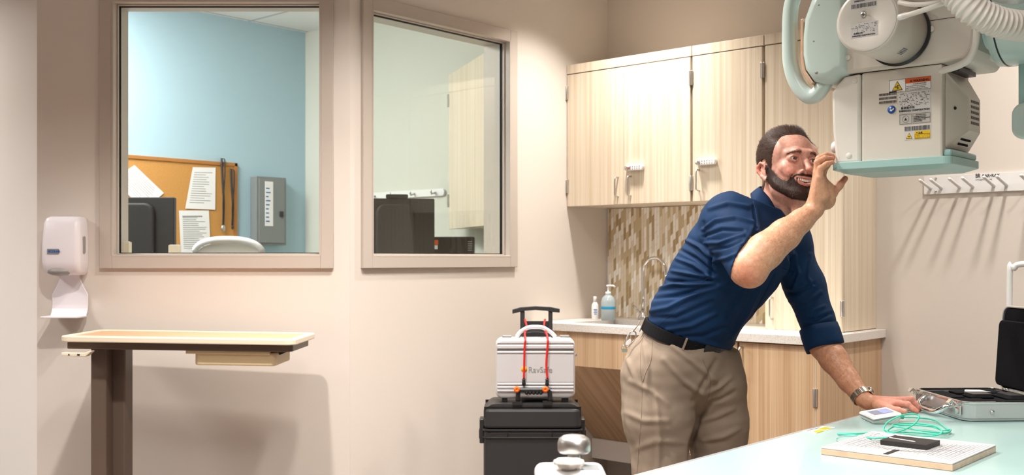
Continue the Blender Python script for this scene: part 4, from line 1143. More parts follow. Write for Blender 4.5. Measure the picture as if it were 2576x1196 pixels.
# mint bumper tray
z1_ = P3(2107, 411)[2]; z0_ = P3(2107, 438)[2]
b = XB()
poly = rrect(cx0 + .002, cx1 + .030, YF - .022, YB + .012, .02, 5); n = len(poly)
pin = [(cx0 + .03 + (x - cx0 - .002) * .80, YF + .015 + (y - YF + .022) * .84) for x, y in poly]
vs = [(x, y, z1_) for x, y in poly] + [(x, y, z1_ - .022) for x, y in poly] + [(x, y, z0_) for x, y in pin]
b.add(vs, [tuple(range(n)), tuple(2 * n + k for k in range(n))[::-1]] + [(q * n + k, q * n + (k + 1) % n, (q + 1) * n + (k + 1) % n, (q + 1) * n + k) for q in range(2) for k in range(n)])
bt = part('bumper_tray', b, 'mint_soft', t, bevel=.004, segs=3)
b = XB(); b.box(cx1 + .0005, cx1 + .024, YF + .005, YB, z1_ + .0005, z1_ + .022); part('tray_lip', b, 'mint_soft', bt, bevel=.008, segs=3)
# knob on the left side
kx_, ky_, kz_ = P3(2097, 372, YF + .06)
kb = XB(); kb.lathe([(.017, 0), (.0185, .003), (.0185, .014), (.015, .018)], (cx0 - .006, YF + .05, P3(2090, 372, YF + .05)[2]), (-1, 0, 0), 28)
part('side_knob', kb, 'white_plastic', t)
kb = XB(); kb.lathe([(.05, 0), (.05, .003)], (cx0 - .0005, YF + .07, P3(2090, 366, YF + .07)[2]), (-1, 0, 0), 32)
part('knob_flange', kb, 'white_label', t)
# -- tube housing
hx0, hx1 = fx(2126), fx(2450); hz0 = P3(2126, 187)[2]; HB = YF + .27; hz1 = 2.03
b = XB(); b.prism([(hx0, hz0 + .006), (hx0 + .008, hz0), (hx1 - .02, hz0 - .002), (hx1, hz0 + .03), (hx1 + .012, hz0 + .12), (hx1 + .012, hz1 - .06), (hx1 - .06, hz1), (hx0, hz1)], YF - .012, HB, 'y')
hs = part('tube_housing', b, 'beige_panel', t, bevel=.012, segs=3)
for px, py, r_ in ((2134, 145, .0085), (2344, 73, .0085)):
    x, y, z = P3(px, py, YF - .0125); part('cap', XB().lathe([(r_, 0), (r_, .003), (r_ * .85, .005)], (x, y, z), (0, -1, 0), 24), 'ivory', hs)
x, y, z = P3(2430, 39, YF - .0125); part('panel_seam', XB().box(hx0 + .2, hx1 - .01, y - .0006, y, z - .0006, z + .0006), 'black_gap', hs)
# -- tube end cylinder
YC = YF - .235
ccx, _, ccz = P3(2180, 52, YC)
RC = .088
b = XB(); b.lathe([(RC * .3, 0), (RC - .004, 0), (RC, .004), (RC, .232)], (ccx, YC, ccz), (0, 1, 0), 72)
cy = part('tube_cylinder', b, 'beige_metal', t)
b = XB(); b.lathe([(RC + .005, 0), (RC + .005, .010)], (ccx + .002, YF - .024, ccz - .002), (0, 1, 0), 64); part('rear_shadow_ring', b, 'black_plastic', cy)  # black ring stands in for the shadow at the cylinder's rear end
b = XB(); b.lathe([(RC + .0006, 0), (RC + .0006, .0012)], (ccx, YC + .014, ccz), (0, 1, 0), 72); part('cap_seam', b, 'beige_panel', cy)
ec = part('end_cap', XB().lathe([(RC - .0045, 0), (RC - .005, -.002), (RC - .012, -.003), (.016, -.003), (.0155, .001), (.002, .001)], (ccx, YC - .0003, ccz), (0, 1, 0), 64), 'ivory', cy)
sx_, _, sz_ = P3(2174, 37, YC)
part('centre_screw', XB().lathe([(.0075, 0), (.0078, .003), (.004, .0038)], (sx_, YC - .003, sz_), (0, -1, 0), 20), 'steel', ec)
m = XB(); m.box(sx_ - .005, sx_ + .005, YC - .0074, YC - .0069, sz_ - .0008, sz_ + .0008); m.box(sx_ - .0008, sx_ + .0008, YC - .0074, YC - .0069, sz_ - .005, sz_ + .005); part('screw_cross', m, 'black_gap', ec)
YL = YC - .0044
def barcode(mb, x0, x1, z0, z1, y, n=34, seed=1):
    r = random.Random(seed); x = x0
    step = (x1 - x0) / n
    while x < x1 - step * .4:
        w_ = step * r.choice((.35, .5, .9)); mb.box(x, min(x + w_, x1), y - .0003, y, z0, z1); x += w_ + step * r.choice((.3, .5, .7))
    return mb
def rect(px0, px1, py0, py1, y, pxr=None):
    x0 = P3(px0, py0, y)[0]; x1 = P3(px1, py0, y)[0]; return x0, x1, P3(px0, py1, y)[2], P3(px0, py0, y)[2]
def scribble(mb, x0, x1, z0, z1, y, rows, seed=0, fill=.5, th=.34):
    r = random.Random(seed); hr = (z1 - z0) / rows
    for i in range(rows):
        z = z1 - (i + .75) * hr; x = x0
        while x < x1 - .002:
            l = r.uniform(.0008, .0035)
            if r.random() < fill: mb.box(x, min(x1, x + l), y - .0003, y, z, z + hr * th)
            x += l + r.uniform(.0005, .0015)
    return mb
x0, x1, z0, z1 = rect(2142, 2210, 62, 98, YC)
lb = part('rating_label', XB().box(x0, x1, YL + .0003, YL + .0006, z0, z1), 'white_label', ec)
m = scribble(XB(), x0 + .002, x1 - .002, z0 + (z1 - z0) * .3, z1 - .002, YL + .0002, 6, 3, .4)
XT(m, 'SHIMADZU CORPORATION', .0052, (x0 + .004, YL + .0001, z0 + .003), bold=.0002, xs=1.0); CJ(m, '島津製作所', .0050, (x0 + .008, YL + .0001, z0 + .0095), bold=.0002)
part('lettering', m, 'ink', lb)
x0, x1, z0, z1 = rect(2142, 2207, -6, 26, YC)
lb = part('serial_label', XB().box(x0, x1, YL + .0003, YL + .0006, z0, z1), 'white_label', ec)
m = barcode(XB(), x0 + .002, x1 - .002, z0 + .002, z0 + (z1 - z0) * .38, YL + .0002, 30, 2); XT(m, 'SHIMADZU', .006, (x0 + .010, YL + .0001, z0 + (z1 - z0) * .55), bold=.0002); part('barcode', m, 'ink', lb)
# small print on the cylinder side
m = XB()
for i in range(5):
    a_ = math.radians(-62 + i * 3.2); m.box(ccx + RC * math.cos(a_) - .001, ccx + RC * math.cos(a_) + .0015, YC + .11, YC + .14, ccz + RC * math.sin(a_) - .001, ccz + RC * math.sin(a_) + .001)
part('side_print', m, 'grey_ink', cy)
# -- labels on the collimator
YL = YF - .0008
def lab(name, px0, px1, py0, py1, m, par=cb):
    x0, x1, z0, z1 = rect(px0, px1, py0, py1, YF); return part(name, XB().box(x0, x1, YL + .0001, YL + .0005, z0, z1), m, par), x0, x1, z0, z1
l, x0, x1, z0, z1 = lab('warning_label', 2237, 2342, 203, 234, 'paper')
w_ = x1 - x0; h_ = z1 - z0
xm2 = x0 + w_ * .40
part('orange_header', XB().box(xm2, x1 - .0007, YL - .0002, YL, z1 - h_ * .40, z1 - .0007), 'orange_label', l)
m = XB(); bw = .0006
for (a, b_, c_, d_) in ((x0, x1, z1 - bw, z1), (x0, x1, z0, z0 + bw), (x0, x0 + bw, z0, z1), (x1 - bw, x1, z0, z1), (xm2 - bw, xm2, z0, z1)): m.box(a, b_, YL - .0004, YL, c_, d_)
def tri(mb, cx, cz, s, y): mb.prism([(cx - s, cz - s * .82), (cx + s, cz - s * .82), (cx, cz + s * .92)], y - .0003, y, 'y')
tx, tz = x0 + w_ * .20, z0 + h_ * .48
tri(m, tx, tz, h_ * .44, YL - .0001)
XT(m, 'WARNING', .0095, (xm2 + .022, YL - .0005, z1 - h_ * .34), bold=.0003); tri(m, xm2 + .016, z1 - h_ * .22, .0042, YL - .0003)
XT(m, 'X-RADIATION', .0058, (xm2 + .022, YL - .0001, z0 + h_ * .44))
for i, s in enumerate(('This X-ray equipment may be dangerous to', 'patient and operator unless safe exposure', 'factors and operating instructions are observed.')):
    XT(m, s, .0032, (xm2 + .002, YL - .0001, z0 + h_ * (.33 - .13 * i)))
part('lettering', m, 'ink', l)
m = XB(); tri(m, tx, tz - .0004, h_ * .37, YL - .0005); part('yellow_triangle', m, 'yellow_label', l)
m = XB()
for k in range(3):
    a0_ = math.radians(60 + 120 * k); pts_ = [(tx + .0013 * math.cos(a0_ - .5), tz - .0025 + .0013 * math.sin(a0_ - .5))] + [(tx + .0058 * math.cos(a0_ + q), tz - .0025 + .0058 * math.sin(a0_ + q)) for q in (-.5, -.25, 0, .25, .5)] + [(tx + .0013 * math.cos(a0_ + .5), tz - .0025 + .0013 * math.sin(a0_ + .5))]
    m.prism([(x, z) for x, z in pts_], YL - .0012, YL - .0009, 'y')
m.lathe([(.0011, 0), (.0011, .0003)], (tx, YL - .0009, tz - .0025), (0, -1, 0), 12)
part('trefoil', m, 'ink', l)
l, x0, x1, z0, z1 = lab('barcode_label', 2211, 2256, 234, 263, 'beige_metal')
m = XB()
for i in range(3): barcode(m, x0 + .001, x1 - .001, z0 + .001 + i * (z1 - z0) / 3, z0 + (i + .7) * (z1 - z0) / 3, YL, 30, 5 + i)
part('barcode', m, 'ink', l)
l, x0, x1, z0, z1 = lab('rating_plate', 2261, 2341, 235, 286, 'white_label')
m = scribble(XB(), x0 + .002, x1 - .002, z0 + (z1 - z0) * .32, z1 - .001, YL, 9, 9, .36, .38)
XT(m, 'SHIMADZU CORPORATION', .0068, (x0 + .001, YL - .0001, z0 + .0035), bold=.0003, xs=1.04); CJ(m, '島津製作所', .0078, (x0 + .006, YL - .0001, z0 + .0115), bold=.0003)
part('lettering', m, 'ink', l)
x, y, z = P3(2243, 276, YF)
bl = part('manual_symbol', XB().lathe([(.0118, 0), (.0118, .0004)], (x, YL + .0001, z), (0, -1, 0), 32), 'blue_label', cb)
m = XB(); m.prism([(x - .001, z - .0055), (x + .007, z + .0005), (x + .0078, z + .0045), (x + .0005, z - .0005), (x - .003, z + .002), (x - .005, z - .003)], YL - .0006, YL - .0003, 'y'); m.lathe([(.0024, 0), (.0024, .0003)], (x - .0028, YL - .0003, z + .0055), (0, -1, 0), 16)
part('reader_figure', m, 'paper', bl)
l, x0, x1, z0, z1 = lab('certification_label', 2262, 2342, 288, 315, 'silver_label')
m = XB(); w_ = x1 - x0
for a, b_ in ((x0 + .002, x0 + w_ * .40), (x0 + w_ * .44, x1 - .002)):
    for (p, q, r_, s_) in ((a, b_, z1 - .0022, z1 - .0017), (a, b_, z0 + .0017, z0 + .0022), (a, a + .0005, z0 + .002, z1 - .002), (b_ - .0005, b_, z0 + .002, z1 - .002)): m.box(p, q, YL - .0003, YL, r_, s_)
tri(m, x0 + w_ * .21, (z0 + z1) / 2, .0045, YL)
m.tube([(x0 + w_ * .21 + .0095 * math.cos(a_), YL - .0001, (z0 + z1) / 2 + .0095 * math.sin(a_)) for a_ in [2 * math.pi * k / 24 for k in range(24)]], .0003, 4, closed=True)
XT(m, 'CERTIFICATION', .0042, (x0 + w_ * .52, YL - .0001, z1 - .0075))
for i, s in enumerate(('COMPLIES WITH FDA', 'RADIATION PERFORMANCE', 'STANDARDS, 21 CFR', 'SUBCHAPTER J')): XT(m, s, .0036, (x0 + w_ * .47, YL - .0001, z1 - .0125 - i * .0042), bold=.00015)
part('lettering', m, 'ink', l)
l, x0, x1, z0, z1 = lab('long_barcode', 2275, 2342, 319, 331, 'white_label')
part('barcode', barcode(XB(), x0 + .001, x1 - .001, z0 + .0008, z1 - .0008, YL, 40, 12), 'ink', l)
l, x0, x1, z0, z1 = lab('caution_label', 2275, 2341, 332, 353, 'white_label')
w_ = x1 - x0; h_ = z1 - z0
part('yellow_field', XB().box(x0 + w_ * .39, x1 - .0008, YL - .0002, YL, z0 + .0008, z1 - .0008), 'yellow_label', l)
m = XB(); tri(m, x0 + w_ * .19, z0 + h_ * .45, h_ * .40, YL); xx0 = x0 + w_ * .41
CJ(m, '注意', .0058, (xx0 + .010, YL - .0003, z1 - h_ * .33), bold=.0003); tri(m, xx0 + .006, z1 - h_ * .2, .0022, YL - .0003)
for (p, q, r_, s_) in ((xx0, x1 - .002, z0 + h_ * .60, z0 + h_ * .63), (xx0, x1 - .002, z0 + h_ * .08, z0 + h_ * .11), (xx0, xx0 + .0004, z0 + h_ * .1, z0 + h_ * .6), (x1 - .0024, x1 - .002, z0 + h_ * .1, z0 + h_ * .6)): m.box(p, q, YL - .0006, YL - .0002, r_, s_)
scribble(m, xx0 + .002, x1 - .004, z0 + h_ * .15, z0 + h_ * .55, YL - .0003, 3, 8, .5, .2)
part('lettering', m, 'ink', l)
m = XB(); tri(m, x0 + w_ * .19, z0 + h_ * .45 - .0003, h_ * .33, YL - .0005); part('yellow_triangle', m, 'yellow_label', l)
m = XB()
for k in range(4):
    a_ = math.pi * k / 4; c_, s_ = math.cos(a_) * .0022, math.sin(a_) * .0022; X_, Z_ = x0 + w_ * .19, z0 + h_ * .38
    m.prism([(X_ - c_ - s_ * .15, Z_ - s_ + c_ * .15), (X_ + c_ - s_ * .15, Z_ + s_ + c_ * .15), (X_ + c_ + s_ * .15, Z_ + s_ - c_ * .15), (X_ - c_ + s_ * .15, Z_ - s_ - c_ * .15)], YL - .0012, YL - .0009, 'y')
part('sunburst', m, 'ink', l)
# -- operator console and loop handle at the left
YM = YF + .10
def Q(px, py): return w3(px, py, YF - .03)
poly = [Q(*p) for p in ((2128, -60), (2062, -60), (2034, -10), (2016, 40), (2011, 90), (2011, 140), (2018, 178), (2036, 204), (2062, 212), (2088, 205), (2104, 192), (2128, 186))]
b = XB(); n = len(poly); cxp_ = sum(p[0] for p in poly) / n; czp_ = sum(p[1] for p in poly) / n
def shr(s): return [(cxp_ + (x - cxp_) * s + (1 - s) * .03, czp_ + (z - czp_) * s) for x, z in poly]
rings = [(YF - .03, shr(.80)), (YF - .015, shr(.93)), (YF + .01, shr(1.0)), (YF + .20, shr(1.0)), (YF + .24, shr(.85))]
vs = []; fs = []
for y, pl in rings: vs += [(x, y, z) for x, z in pl]
for i in range(4):
    for k in range(n): fs.append((i * n + k, i * n + (k + 1) % n, (i + 1) * n + (k + 1) % n, (i + 1) * n + k))
fs += [tuple(range(n))[::-1], tuple(4 * n + k for k in range(n))]
b.add(vs, fs, True)
cs = part('console_body', b, 'mint', t, bevel=.010, segs=4)
for px, py in ((2050, 105), (2057, 183), (2063, 14)):
    x, z = w3(px, py, YF - .022); part('screw_recess', XB().sphere((x, YF - .027, z), .007, 14, (1.15, .5, .8)), 'grey_plastic', cs)
pl = [Q(*p) for p in ((2011, 42), (2004, 46), (2004, 140), (2008, 175), (2030, 212), (2037, 205), (2017, 176), (2011, 140))]
part('display_panel', XB().prism(pl, YF - .005, YF + .18, 'y'), 'plexi_edge', cs, bevel=.002)
hp_ = [P3(px, py, YF + .02) for px, py in ((2095, -95), (2050, -80), (2012, -40), (1992, 10), (1987, 60), (1987, 120), (1990, 165), (2004, 208), (2030, 240), (2052, 240), (2072, 216), (2084, 190))]
part('loop_handle', XB().tube(cr(hp_, 5), .0245, 16, flat=.85, up=(0, 1, 0)), 'mint', t)
# -- cables, pipe, corrugated hose
def tube_px(name, pts, r, m, par=t, n=12):
    W_ = [c2w(*K(px, py, D)) for px, py, D in pts]
    return part(name, XB().tube(cr(W_, 6), r, n), m, par)
tube_px('bent_pipe', [(2352, 186, 3.02), (2372, 178, 2.98), (2410, 166, 2.93), (2438, 148, 2.90), (2452, 118, 2.88), (2457, 80, 2.87), (2458, 30, 2.87)], .0095, 'ivory')
tube_px('cable', [(2262, 6, 2.80), (2300, 12, 2.75), (2350, 8, 2.72), (2400, -6, 2.70), (2450, -30, 2.7)], .0066, 'ivory')
cc = tube_px('cable', [(2266, 42, 2.80), (2300, 33, 2.75), (2345, 18, 2.72), (2392, 0, 2.70), (2440, -25, 2.7)], .0070, 'ivory')
tube_px('cable_sleeve', [(2262, 44, 2.805), (2282, 38, 2.78)], .0085, 'white_plastic', cc)
tube_px('cable', [(2270, -14, 2.80), (2330, -8, 2.74), (2400, -25, 2.7)], .0066, 'ivory')
W_ = [c2w(*K(px, py, D)) for px, py, D in ((2370, -75, 2.66), (2400, -25, 2.64), (2440, 20, 2.62), (2490, 48, 2.62), (2540, 62, 2.63), (2600, 66, 2.66), (2660, 60, 2.7))]
path = cr(W_, 30); acc = [0]
for i in range(1, len(path)): acc.append(acc[-1] + (path[i] - path[i - 1]).length)
L_ = acc[-1]; pitch = .0125; nn_ = int(L_ / pitch * 8); res = []; rr = []
j = 0
for i in range(nn_ + 1):
    s_ = L_ * i / nn_
    while j < len(acc) - 2 and acc[j + 1] < s_: j += 1
    u = (s_ - acc[j]) / max(1e-9, acc[j + 1] - acc[j]); res.append(path[j].lerp(path[j + 1], u))
    ph = (s_ / pitch) % 1; rr.append(.0345 + .0045 * (1 if .2 < ph < .75 else 0) * math.sin(math.pi * (ph - .2) / .55) ** .6 if .2 < ph < .75 else .0345)
part('corrugated_hose', XB().tube(res, rr, 28), 'ivory', t)
# -- swivel arm and column at the right
sxA, _, szA = P3(2505, 55, YF + .06)
b = XB(); yy = YF + .12
xc0 = fx(2462, yy); zc_ = P3(2500, 40, yy)[2]
b.lathe([(.095, -.01), (.095, .055)], (xc0, yy, zc_), (1, 0, 0), 56)
sw = part('swivel_neck', b, 'mint', t)
b = XB(); xq = fx(2508, yy); b.lathe([(.130, 0), (.146, .006), (.146, .030), (.146, .32)], (xq, yy, zc_), (1, 0, 0), 72); part('swivel_drum', b, 'mint', t)
b = XB(); b.lathe([(.1472, 0), (.1472, .004)], (xq + .026, yy, zc_), (1, 0, 0), 72); part('drum_ring', b, 'black_plastic', t)
part('arm_beam', XB().box(hx1 - .02, xq + .1, yy + .02, yy + .2, zc_ - .12, zc_ + .10), 'ivory', t, bevel=.02, segs=3)
part('ceiling_column', XB().rbox(xq + .16, xq + .36, yy - .1, yy + .1, zc_ + .12, CEIL - .01, .03), 'beige_metal', t, bevel=.005)
part('dome_cover', XB().sphere((c2w(*K(2560, -25, 2.72))[0], c2w(*K(2560, -25, 2.72))[1], c2w(*K(2560, -25, 2.72))[2]), .05, 24, (1.4, 1, .7)), 'aluminium', t)
# hanging handset
x0, z0 = w3(2560, 318, yy); zc2 = zc_ - .09
part('hanging_plate', XB().rbox(x0, x0 + .14, yy + .002, yy + .05, z0, zc2, .02, 4, 'y'), 'mint_soft', t, bevel=.006)
x0, z0 = w3(2547, 353, yy - .02)
part('hand_control', XB().rbox(x0, x0 + .14, yy - .035, yy + .001, z0, w3(2547, 262, yy - .02)[1], .032, 5, 'y'), 'mint', t, bevel=.008)
# ============================================================ THE MAN (volumes -> surface nets)
class Vol:
    def __init__(s, lo, hi, h):
        s.lo = np.array(lo, float); s.h = h
        s.n = np.ceil((np.array(hi) - s.lo) / h).astype(int) + 1
        s.F = np.full(s.n, 1.0, np.float32); s.R = np.eye(3); s.o = np.zeros(3); s.sc = 1.0
    def frame(s, o, R, sc=1.0): s.o = np.array(o, float); s.R = np.array(R, float); s.sc = sc
    def blk(s, lo, hi):
        a = np.clip(np.floor((lo - s.lo) / s.h).astype(int), 0, s.n); b = np.clip(np.ceil((hi - s.lo) / s.h).astype(int) + 1, 0, s.n)
        if np.any(b <= a): return None, None
        g = [s.lo[i] + s.h * np.arange(a[i], b[i]) for i in range(3)]
        P = np.stack(np.meshgrid(*g, indexing='ij'), -1)
        return tuple(slice(a[i], b[i]) for i in range(3)), (P - s.o) @ s.R / s.sc
    def bb(s, pts, r):
        w = np.array([s.o + s.R @ np.array(p, float) * s.sc for p in pts]); r = r * s.sc; return w.min(0) - r, w.max(0) + r
    def put(s, sl, d, k, sub):
        F = s.F[sl]; d = d * s.sc
        if sub:
            d = -d
            if k > 0: h = np.maximum(k - np.abs(F - d), 0) / k; s.F[sl] = np.maximum(F, d) + h * h * k * .25
            else: s.F[sl] = np.maximum(F, d)
        else:
            if k > 0: h = np.maximum(k - np.abs(F - d), 0) / k; s.F[sl] = np.minimum(F, d) - h * h * k * .25
            else: s.F[sl] = np.minimum(F, d)
    def cone(s, a, b, ra, rb, k=.01, sub=False):
        a = np.array(a, float); b = np.array(b, float)
        sl, P = s.blk(*s.bb([a, b], max(ra, rb) + k + 3 * s.h))
        if sl is None: return
        ab = b - a; t = np.clip(((P - a) @ ab) / max(ab @ ab, 1e-12), 0, 1)
        d = np.linalg.norm(P - a - t[..., None] * ab, axis=-1) - (ra + (rb - ra) * t)
        s.put(sl, d, k, sub)
    def chain(s, pts, rs, k=.01, sub=False):
        for i in range(len(pts) - 1): s.cone(pts[i], pts[i + 1], rs[i], rs[i + 1], k, sub)
    def ell(s, c, r, k=.01, sub=False, R=None):
        c = np.array(c, float); r = np.array(r, float)
        sl, P = s.blk(*s.bb([c], r.max() + k + 3 * s.h))
        if sl is None: return
        q = P - c
        if R is not None: q = q @ np.array(R)
        l = np.linalg.norm(q / r, axis=-1); g = np.linalg.norm(q / (r * r), axis=-1)
        s.put(sl, l * (l - 1) / np.maximum(g, 1e-9), k, sub)
    def sweep(s, secs, k=.02):
        for (c0, w0, a0_, b0_), (c1, w1_, a1_, b1_) in zip(secs[:-1], secs[1:]):
            c0 = np.array(c0, float); c1 = np.array(c1, float)
            sl, P = s.blk(*s.bb([c0, c1], max(a0_, a1_, b0_, b1_) + k + 3 * s.h))
            if sl is None: continue
            ax = c1 - c0; L = np.linalg.norm(ax); ax = ax / L
            w = np.array(w0, float) + np.array(w1_, float); w = w - ax * (w @ ax); w /= np.linalg.norm(w); n = np.cross(ax, w)
            q = P - c0; z = q @ ax; t = np.clip(z / L, 0, 1); ze = z - t * L
            ra = a0_ + (a1_ - a0_) * t; rb = b0_ + (b1_ - b0_) * t; rz = np.minimum(ra, rb) * .75
            x = q @ w; y = q @ n
            l = np.sqrt((x / ra) ** 2 + (y / rb) ** 2 + (ze / rz) ** 2); g = np.sqrt((x / ra ** 2) ** 2 + (y / rb ** 2) ** 2 + (ze / rz ** 2) ** 2)
            s.put(sl, l * (l - 1) / np.maximum(g, 1e-9), k, False)
    def grid(s):
        g = [s.lo[i] + s.h * np.arange(s.n[i]) for i in range(3)]
        return np.stack(np.meshgrid(*g, indexing='ij'), -1)
def nets(F, lo, h):
    S = F < 0; n = F.shape
    c = np.zeros((n[0] - 1, n[1] - 1, n[2] - 1), np.int8)
    offs = [(i, j, k) for i in (0, 1) for j in (0, 1) for k in (0, 1)]
    for i, j, k in offs: c += S[i:n[0] - 1 + i, j:n[1] - 1 + j, k:n[2] - 1 + k]
    act = np.argwhere((c > 0) & (c < 8)); idx = -np.ones(c.shape, np.int32); idx[tuple(act.T)] = np.arange(len(act))
    acc = np.zeros((len(act), 3)); cnt = np.zeros(len(act))
    for a in offs:
        for ax in range(3):
            if a[ax]: continue
            b = list(a); b[ax] = 1
            fa = F[tuple((act + a).T)]; fb = F[tuple((act + b).T)]; m = (fa < 0) != (fb < 0)
            t = np.where(m, fa / np.where(m, fa - fb, 1), 0)
            p = np.array(a, float)[None] + 0 * act; p = p.astype(float); p[:, ax] += t
            acc += p * m[:, None]; cnt += m
    V = (act + acc / cnt[:, None]) * h + np.array(lo)
    quads = []
    for ax in range(3):
        u, v = (ax + 1) % 3, (ax + 2) % 3
        sa = [slice(None)] * 3; sb = [slice(None)] * 3; sa[ax] = slice(0, n[ax] - 1); sb[ax] = slice(1, n[ax])
        A = S[tuple(sa)]; B = S[tuple(sb)]; E = np.argwhere(A != B)
        E = E[(E[:, u] > 0) & (E[:, v] > 0) & (E[:, u] < n[u] - 1) & (E[:, v] < n[v] - 1)]
        ins = A[tuple(E.T)]
        def cell(du, dv):
            q = E.copy(); q[:, u] -= du; q[:, v] -= dv; return idx[tuple(q.T)]
        q = np.stack([cell(1, 1), cell(0, 1), cell(0, 0), cell(1, 0)], 1)
        q[~ins] = q[~ins][:, ::-1]; quads.append(q)
    return V, np.concatenate(quads)
def vnormals(V, Q):
    a = V[Q[:, 2]] - V[Q[:, 0]]; b = V[Q[:, 3]] - V[Q[:, 1]]; n = np.cross(a, b); N = np.zeros_like(V)
    for i in range(4): np.add.at(N, Q[:, i], n)
    return N / np.maximum(np.linalg.norm(N, axis=1, keepdims=True), 1e-12)
def smooth(V, Q, it=1, lam=.5):
    E = np.concatenate([Q[:, [0, 1]], Q[:, [1, 2]], Q[:, [2, 3]], Q[:, [3, 0]]])
    deg = np.bincount(E.ravel(), minlength=len(V)).astype(float)
    for _ in range(it):
        A = np.zeros_like(V); np.add.at(A, E[:, 0], V[E[:, 1]]); np.add.at(A, E[:, 1], V[E[:, 0]])
        V = V + lam * (A / np.maximum(deg, 1)[:, None] - V)
    return V
MO = np.array([.50, 3.40, 0.0])                  # the man's origin in camera-aligned metres
man = thing('person', 'bearded man in a rolled-sleeve navy shirt and khaki trousers leaning over the mint table', 'person', c2w(*MO), AZ)
def mpart(name, V, Q, m, parent=man, tone=None, label=None, tris=None):
    me = bpy.data.meshes.new(name)
    me.from_pydata((V - MO).tolist(), [], Q.tolist() if Q is not None else tris.tolist())
    me.polygons.foreach_set('use_smooth', [True] * len(me.polygons))
    if tone is not None:
        a = me.attributes.new('tone', 'FLOAT_COLOR', 'POINT'); a.data.foreach_set('color', np.concatenate([tone, np.ones((len(V), 1))], 1).astype(np.float32).ravel())
    me.materials.append(MATS[m]); me.update()
    o = bpy.data.objects.new(name, me); COL.objects.link(o); o.parent = parent
    if label: o['label'] = label
    return o
def KM(px, py, D): return np.array(K(px, py, D))
def bvh_of(V, Q):
    from mathutils.bvhtree import BVHTree
    return BVHTree.FromPolygons([tuple(v) for v in V], [tuple(int(i) for i in q) for q in Q])
EYE = Vector((0, 0, CAM[2]))
def hit(bv, px, py, lift=.0):
    d = Vector(((px - CX) / FPX, 1, -(py - HZ) / FPX)).normalized()
    p, n, i, dist = bv.ray_cast(EYE, d)
    if p is None: return None
    return p + n * lift if n.dot(d) < 0 else p - n * lift
class MMB(MB):                      # camera-metric coordinates in, man-local out
    def __init__(s): MB.__init__(s); s.M = Matrix.Translation(tuple(-MO))
def rotm(yaw, pitch, roll):
    return np.array(Matrix.Rotation(yaw, 3, 'Z') @ Matrix.Rotation(-pitch, 3, 'X') @ Matrix.Rotation(roll, 3, 'Y'))

# ---------------------------------------------------------------- head
HSC = 1.06
HO = KM(1983, 420, 3.38); HR = rotm(math.radians(16), math.radians(9), math.radians(6))
def h2c(p): return HO + HR @ np.array(p, float) * HSC
def c2h(V): return (V - HO) @ HR / HSC
neck0 = h2c((0, .035, -.07)); NB = KM(1932, 548, 3.42)
H = Vol(HO + [-.15, -.16, -.30], HO + [.16, .16, .15], .0019)
H.frame(HO, HR, HSC)
H.ell((0, .020, .033), (.0710, .097, .080), .01)
H.ell((0, -.022, .0), (.0650, .069, .085), .03)
H.ell((0, -.030, -.055), (.049, .055, .055), .03)
for s in (-1, 1):
    H.chain([(s * .047, .006, -.045), (s * .041, -.018, -.078), (s * .018, -.070, -.103)], [.016, .016, .014], .03)
    H.ell((s * .043, -.064, -.024), (.018, .018, .015), .018)
    H.ell((s * .037, -.077, -.042), (.0135, .0125, .013), .018)
    H.ell((s * .058, -.03, .035), (.014, .03, .03), .02)
H.ell((0, -.078, -.101), (.022, .018, .017), .025)
H.chain([(-.044, -.070, .019), (-.024, -.087, .0215), (0, -.089, .017), (.024, -.087, .0215), (.044, -.070, .019)], [.007, .0085, .008, .0085, .007], .014)
for s in (-1, 1):
    H.ell((s * .0315, -.101, .002), (.0185, .0162, .0115), .010, sub=True)
H.chain([(0, -.088, .012), (0, -.101, -.010), (0, -.1165, -.034)], [.0066, .0070, .0086], .009)
H.ell((0, -.1195, -.0375), (.0092, .0092, .0080), .006)
for s in (-1, 1):
    H.ell((s * .0135, -.1015, -.0395), (.0062, .0088, .0062), .005)
    H.ell((s * .0062, -.1085, -.0465), (.0035, .0052, .0035), .002, sub=True)
# muzzle, lips, mouth
H.ell((0, -.078, -.064), (.036, .0245, .026), .02)
up = [(-.0310, -.0855, -.0560), (-.019, -.0975, -.0600), (-.006, -.1030, -.0605), (0, -.1030, -.0612), (.006, -.1030, -.0605), (.019, -.0975, -.0600), (.0310, -.0855, -.0560)]
lw = [(-.0310, -.0855, -.0560), (-.021, -.0955, -.0700), (-.009, -.1000, -.0780), (0, -.1005, -.0792), (.009, -.1000, -.0780), (.021, -.0955, -.0700), (.0310, -.0855, -.0560)]
H.chain(up, [.0018, .0028, .0031, .0030, .0031, .0028, .0018], .003)
H.chain(lw, [.0014, .0024, .0028, .0029, .0028, .0024, .0014], .004)
gap = [(-.0275, -.0905, -.0590), (-.014, -.1010, -.0662), (0, -.1045, -.0690), (.014, -.1010, -.0662), (.0275, -.0905, -.0590)]
H.chain(gap, [.0012, .0052, .0064, .0052, .0012], .0015, sub=True)
H.chain([(-.020, -.087, -.063), (0, -.092, -.0680), (.020, -.087, -.063)], [.005, .0075, .005], .002, sub=True)
for s in (-1, 1):
    H.chain([(s * .0185, -.1035, -.0370), (s * .0300, -.0950, -.0460), (s * .0370, -.0880, -.0560), (s * .0390, -.0840, -.0680)], [.0020, .0024, .0024, .0018], .006, sub=True)
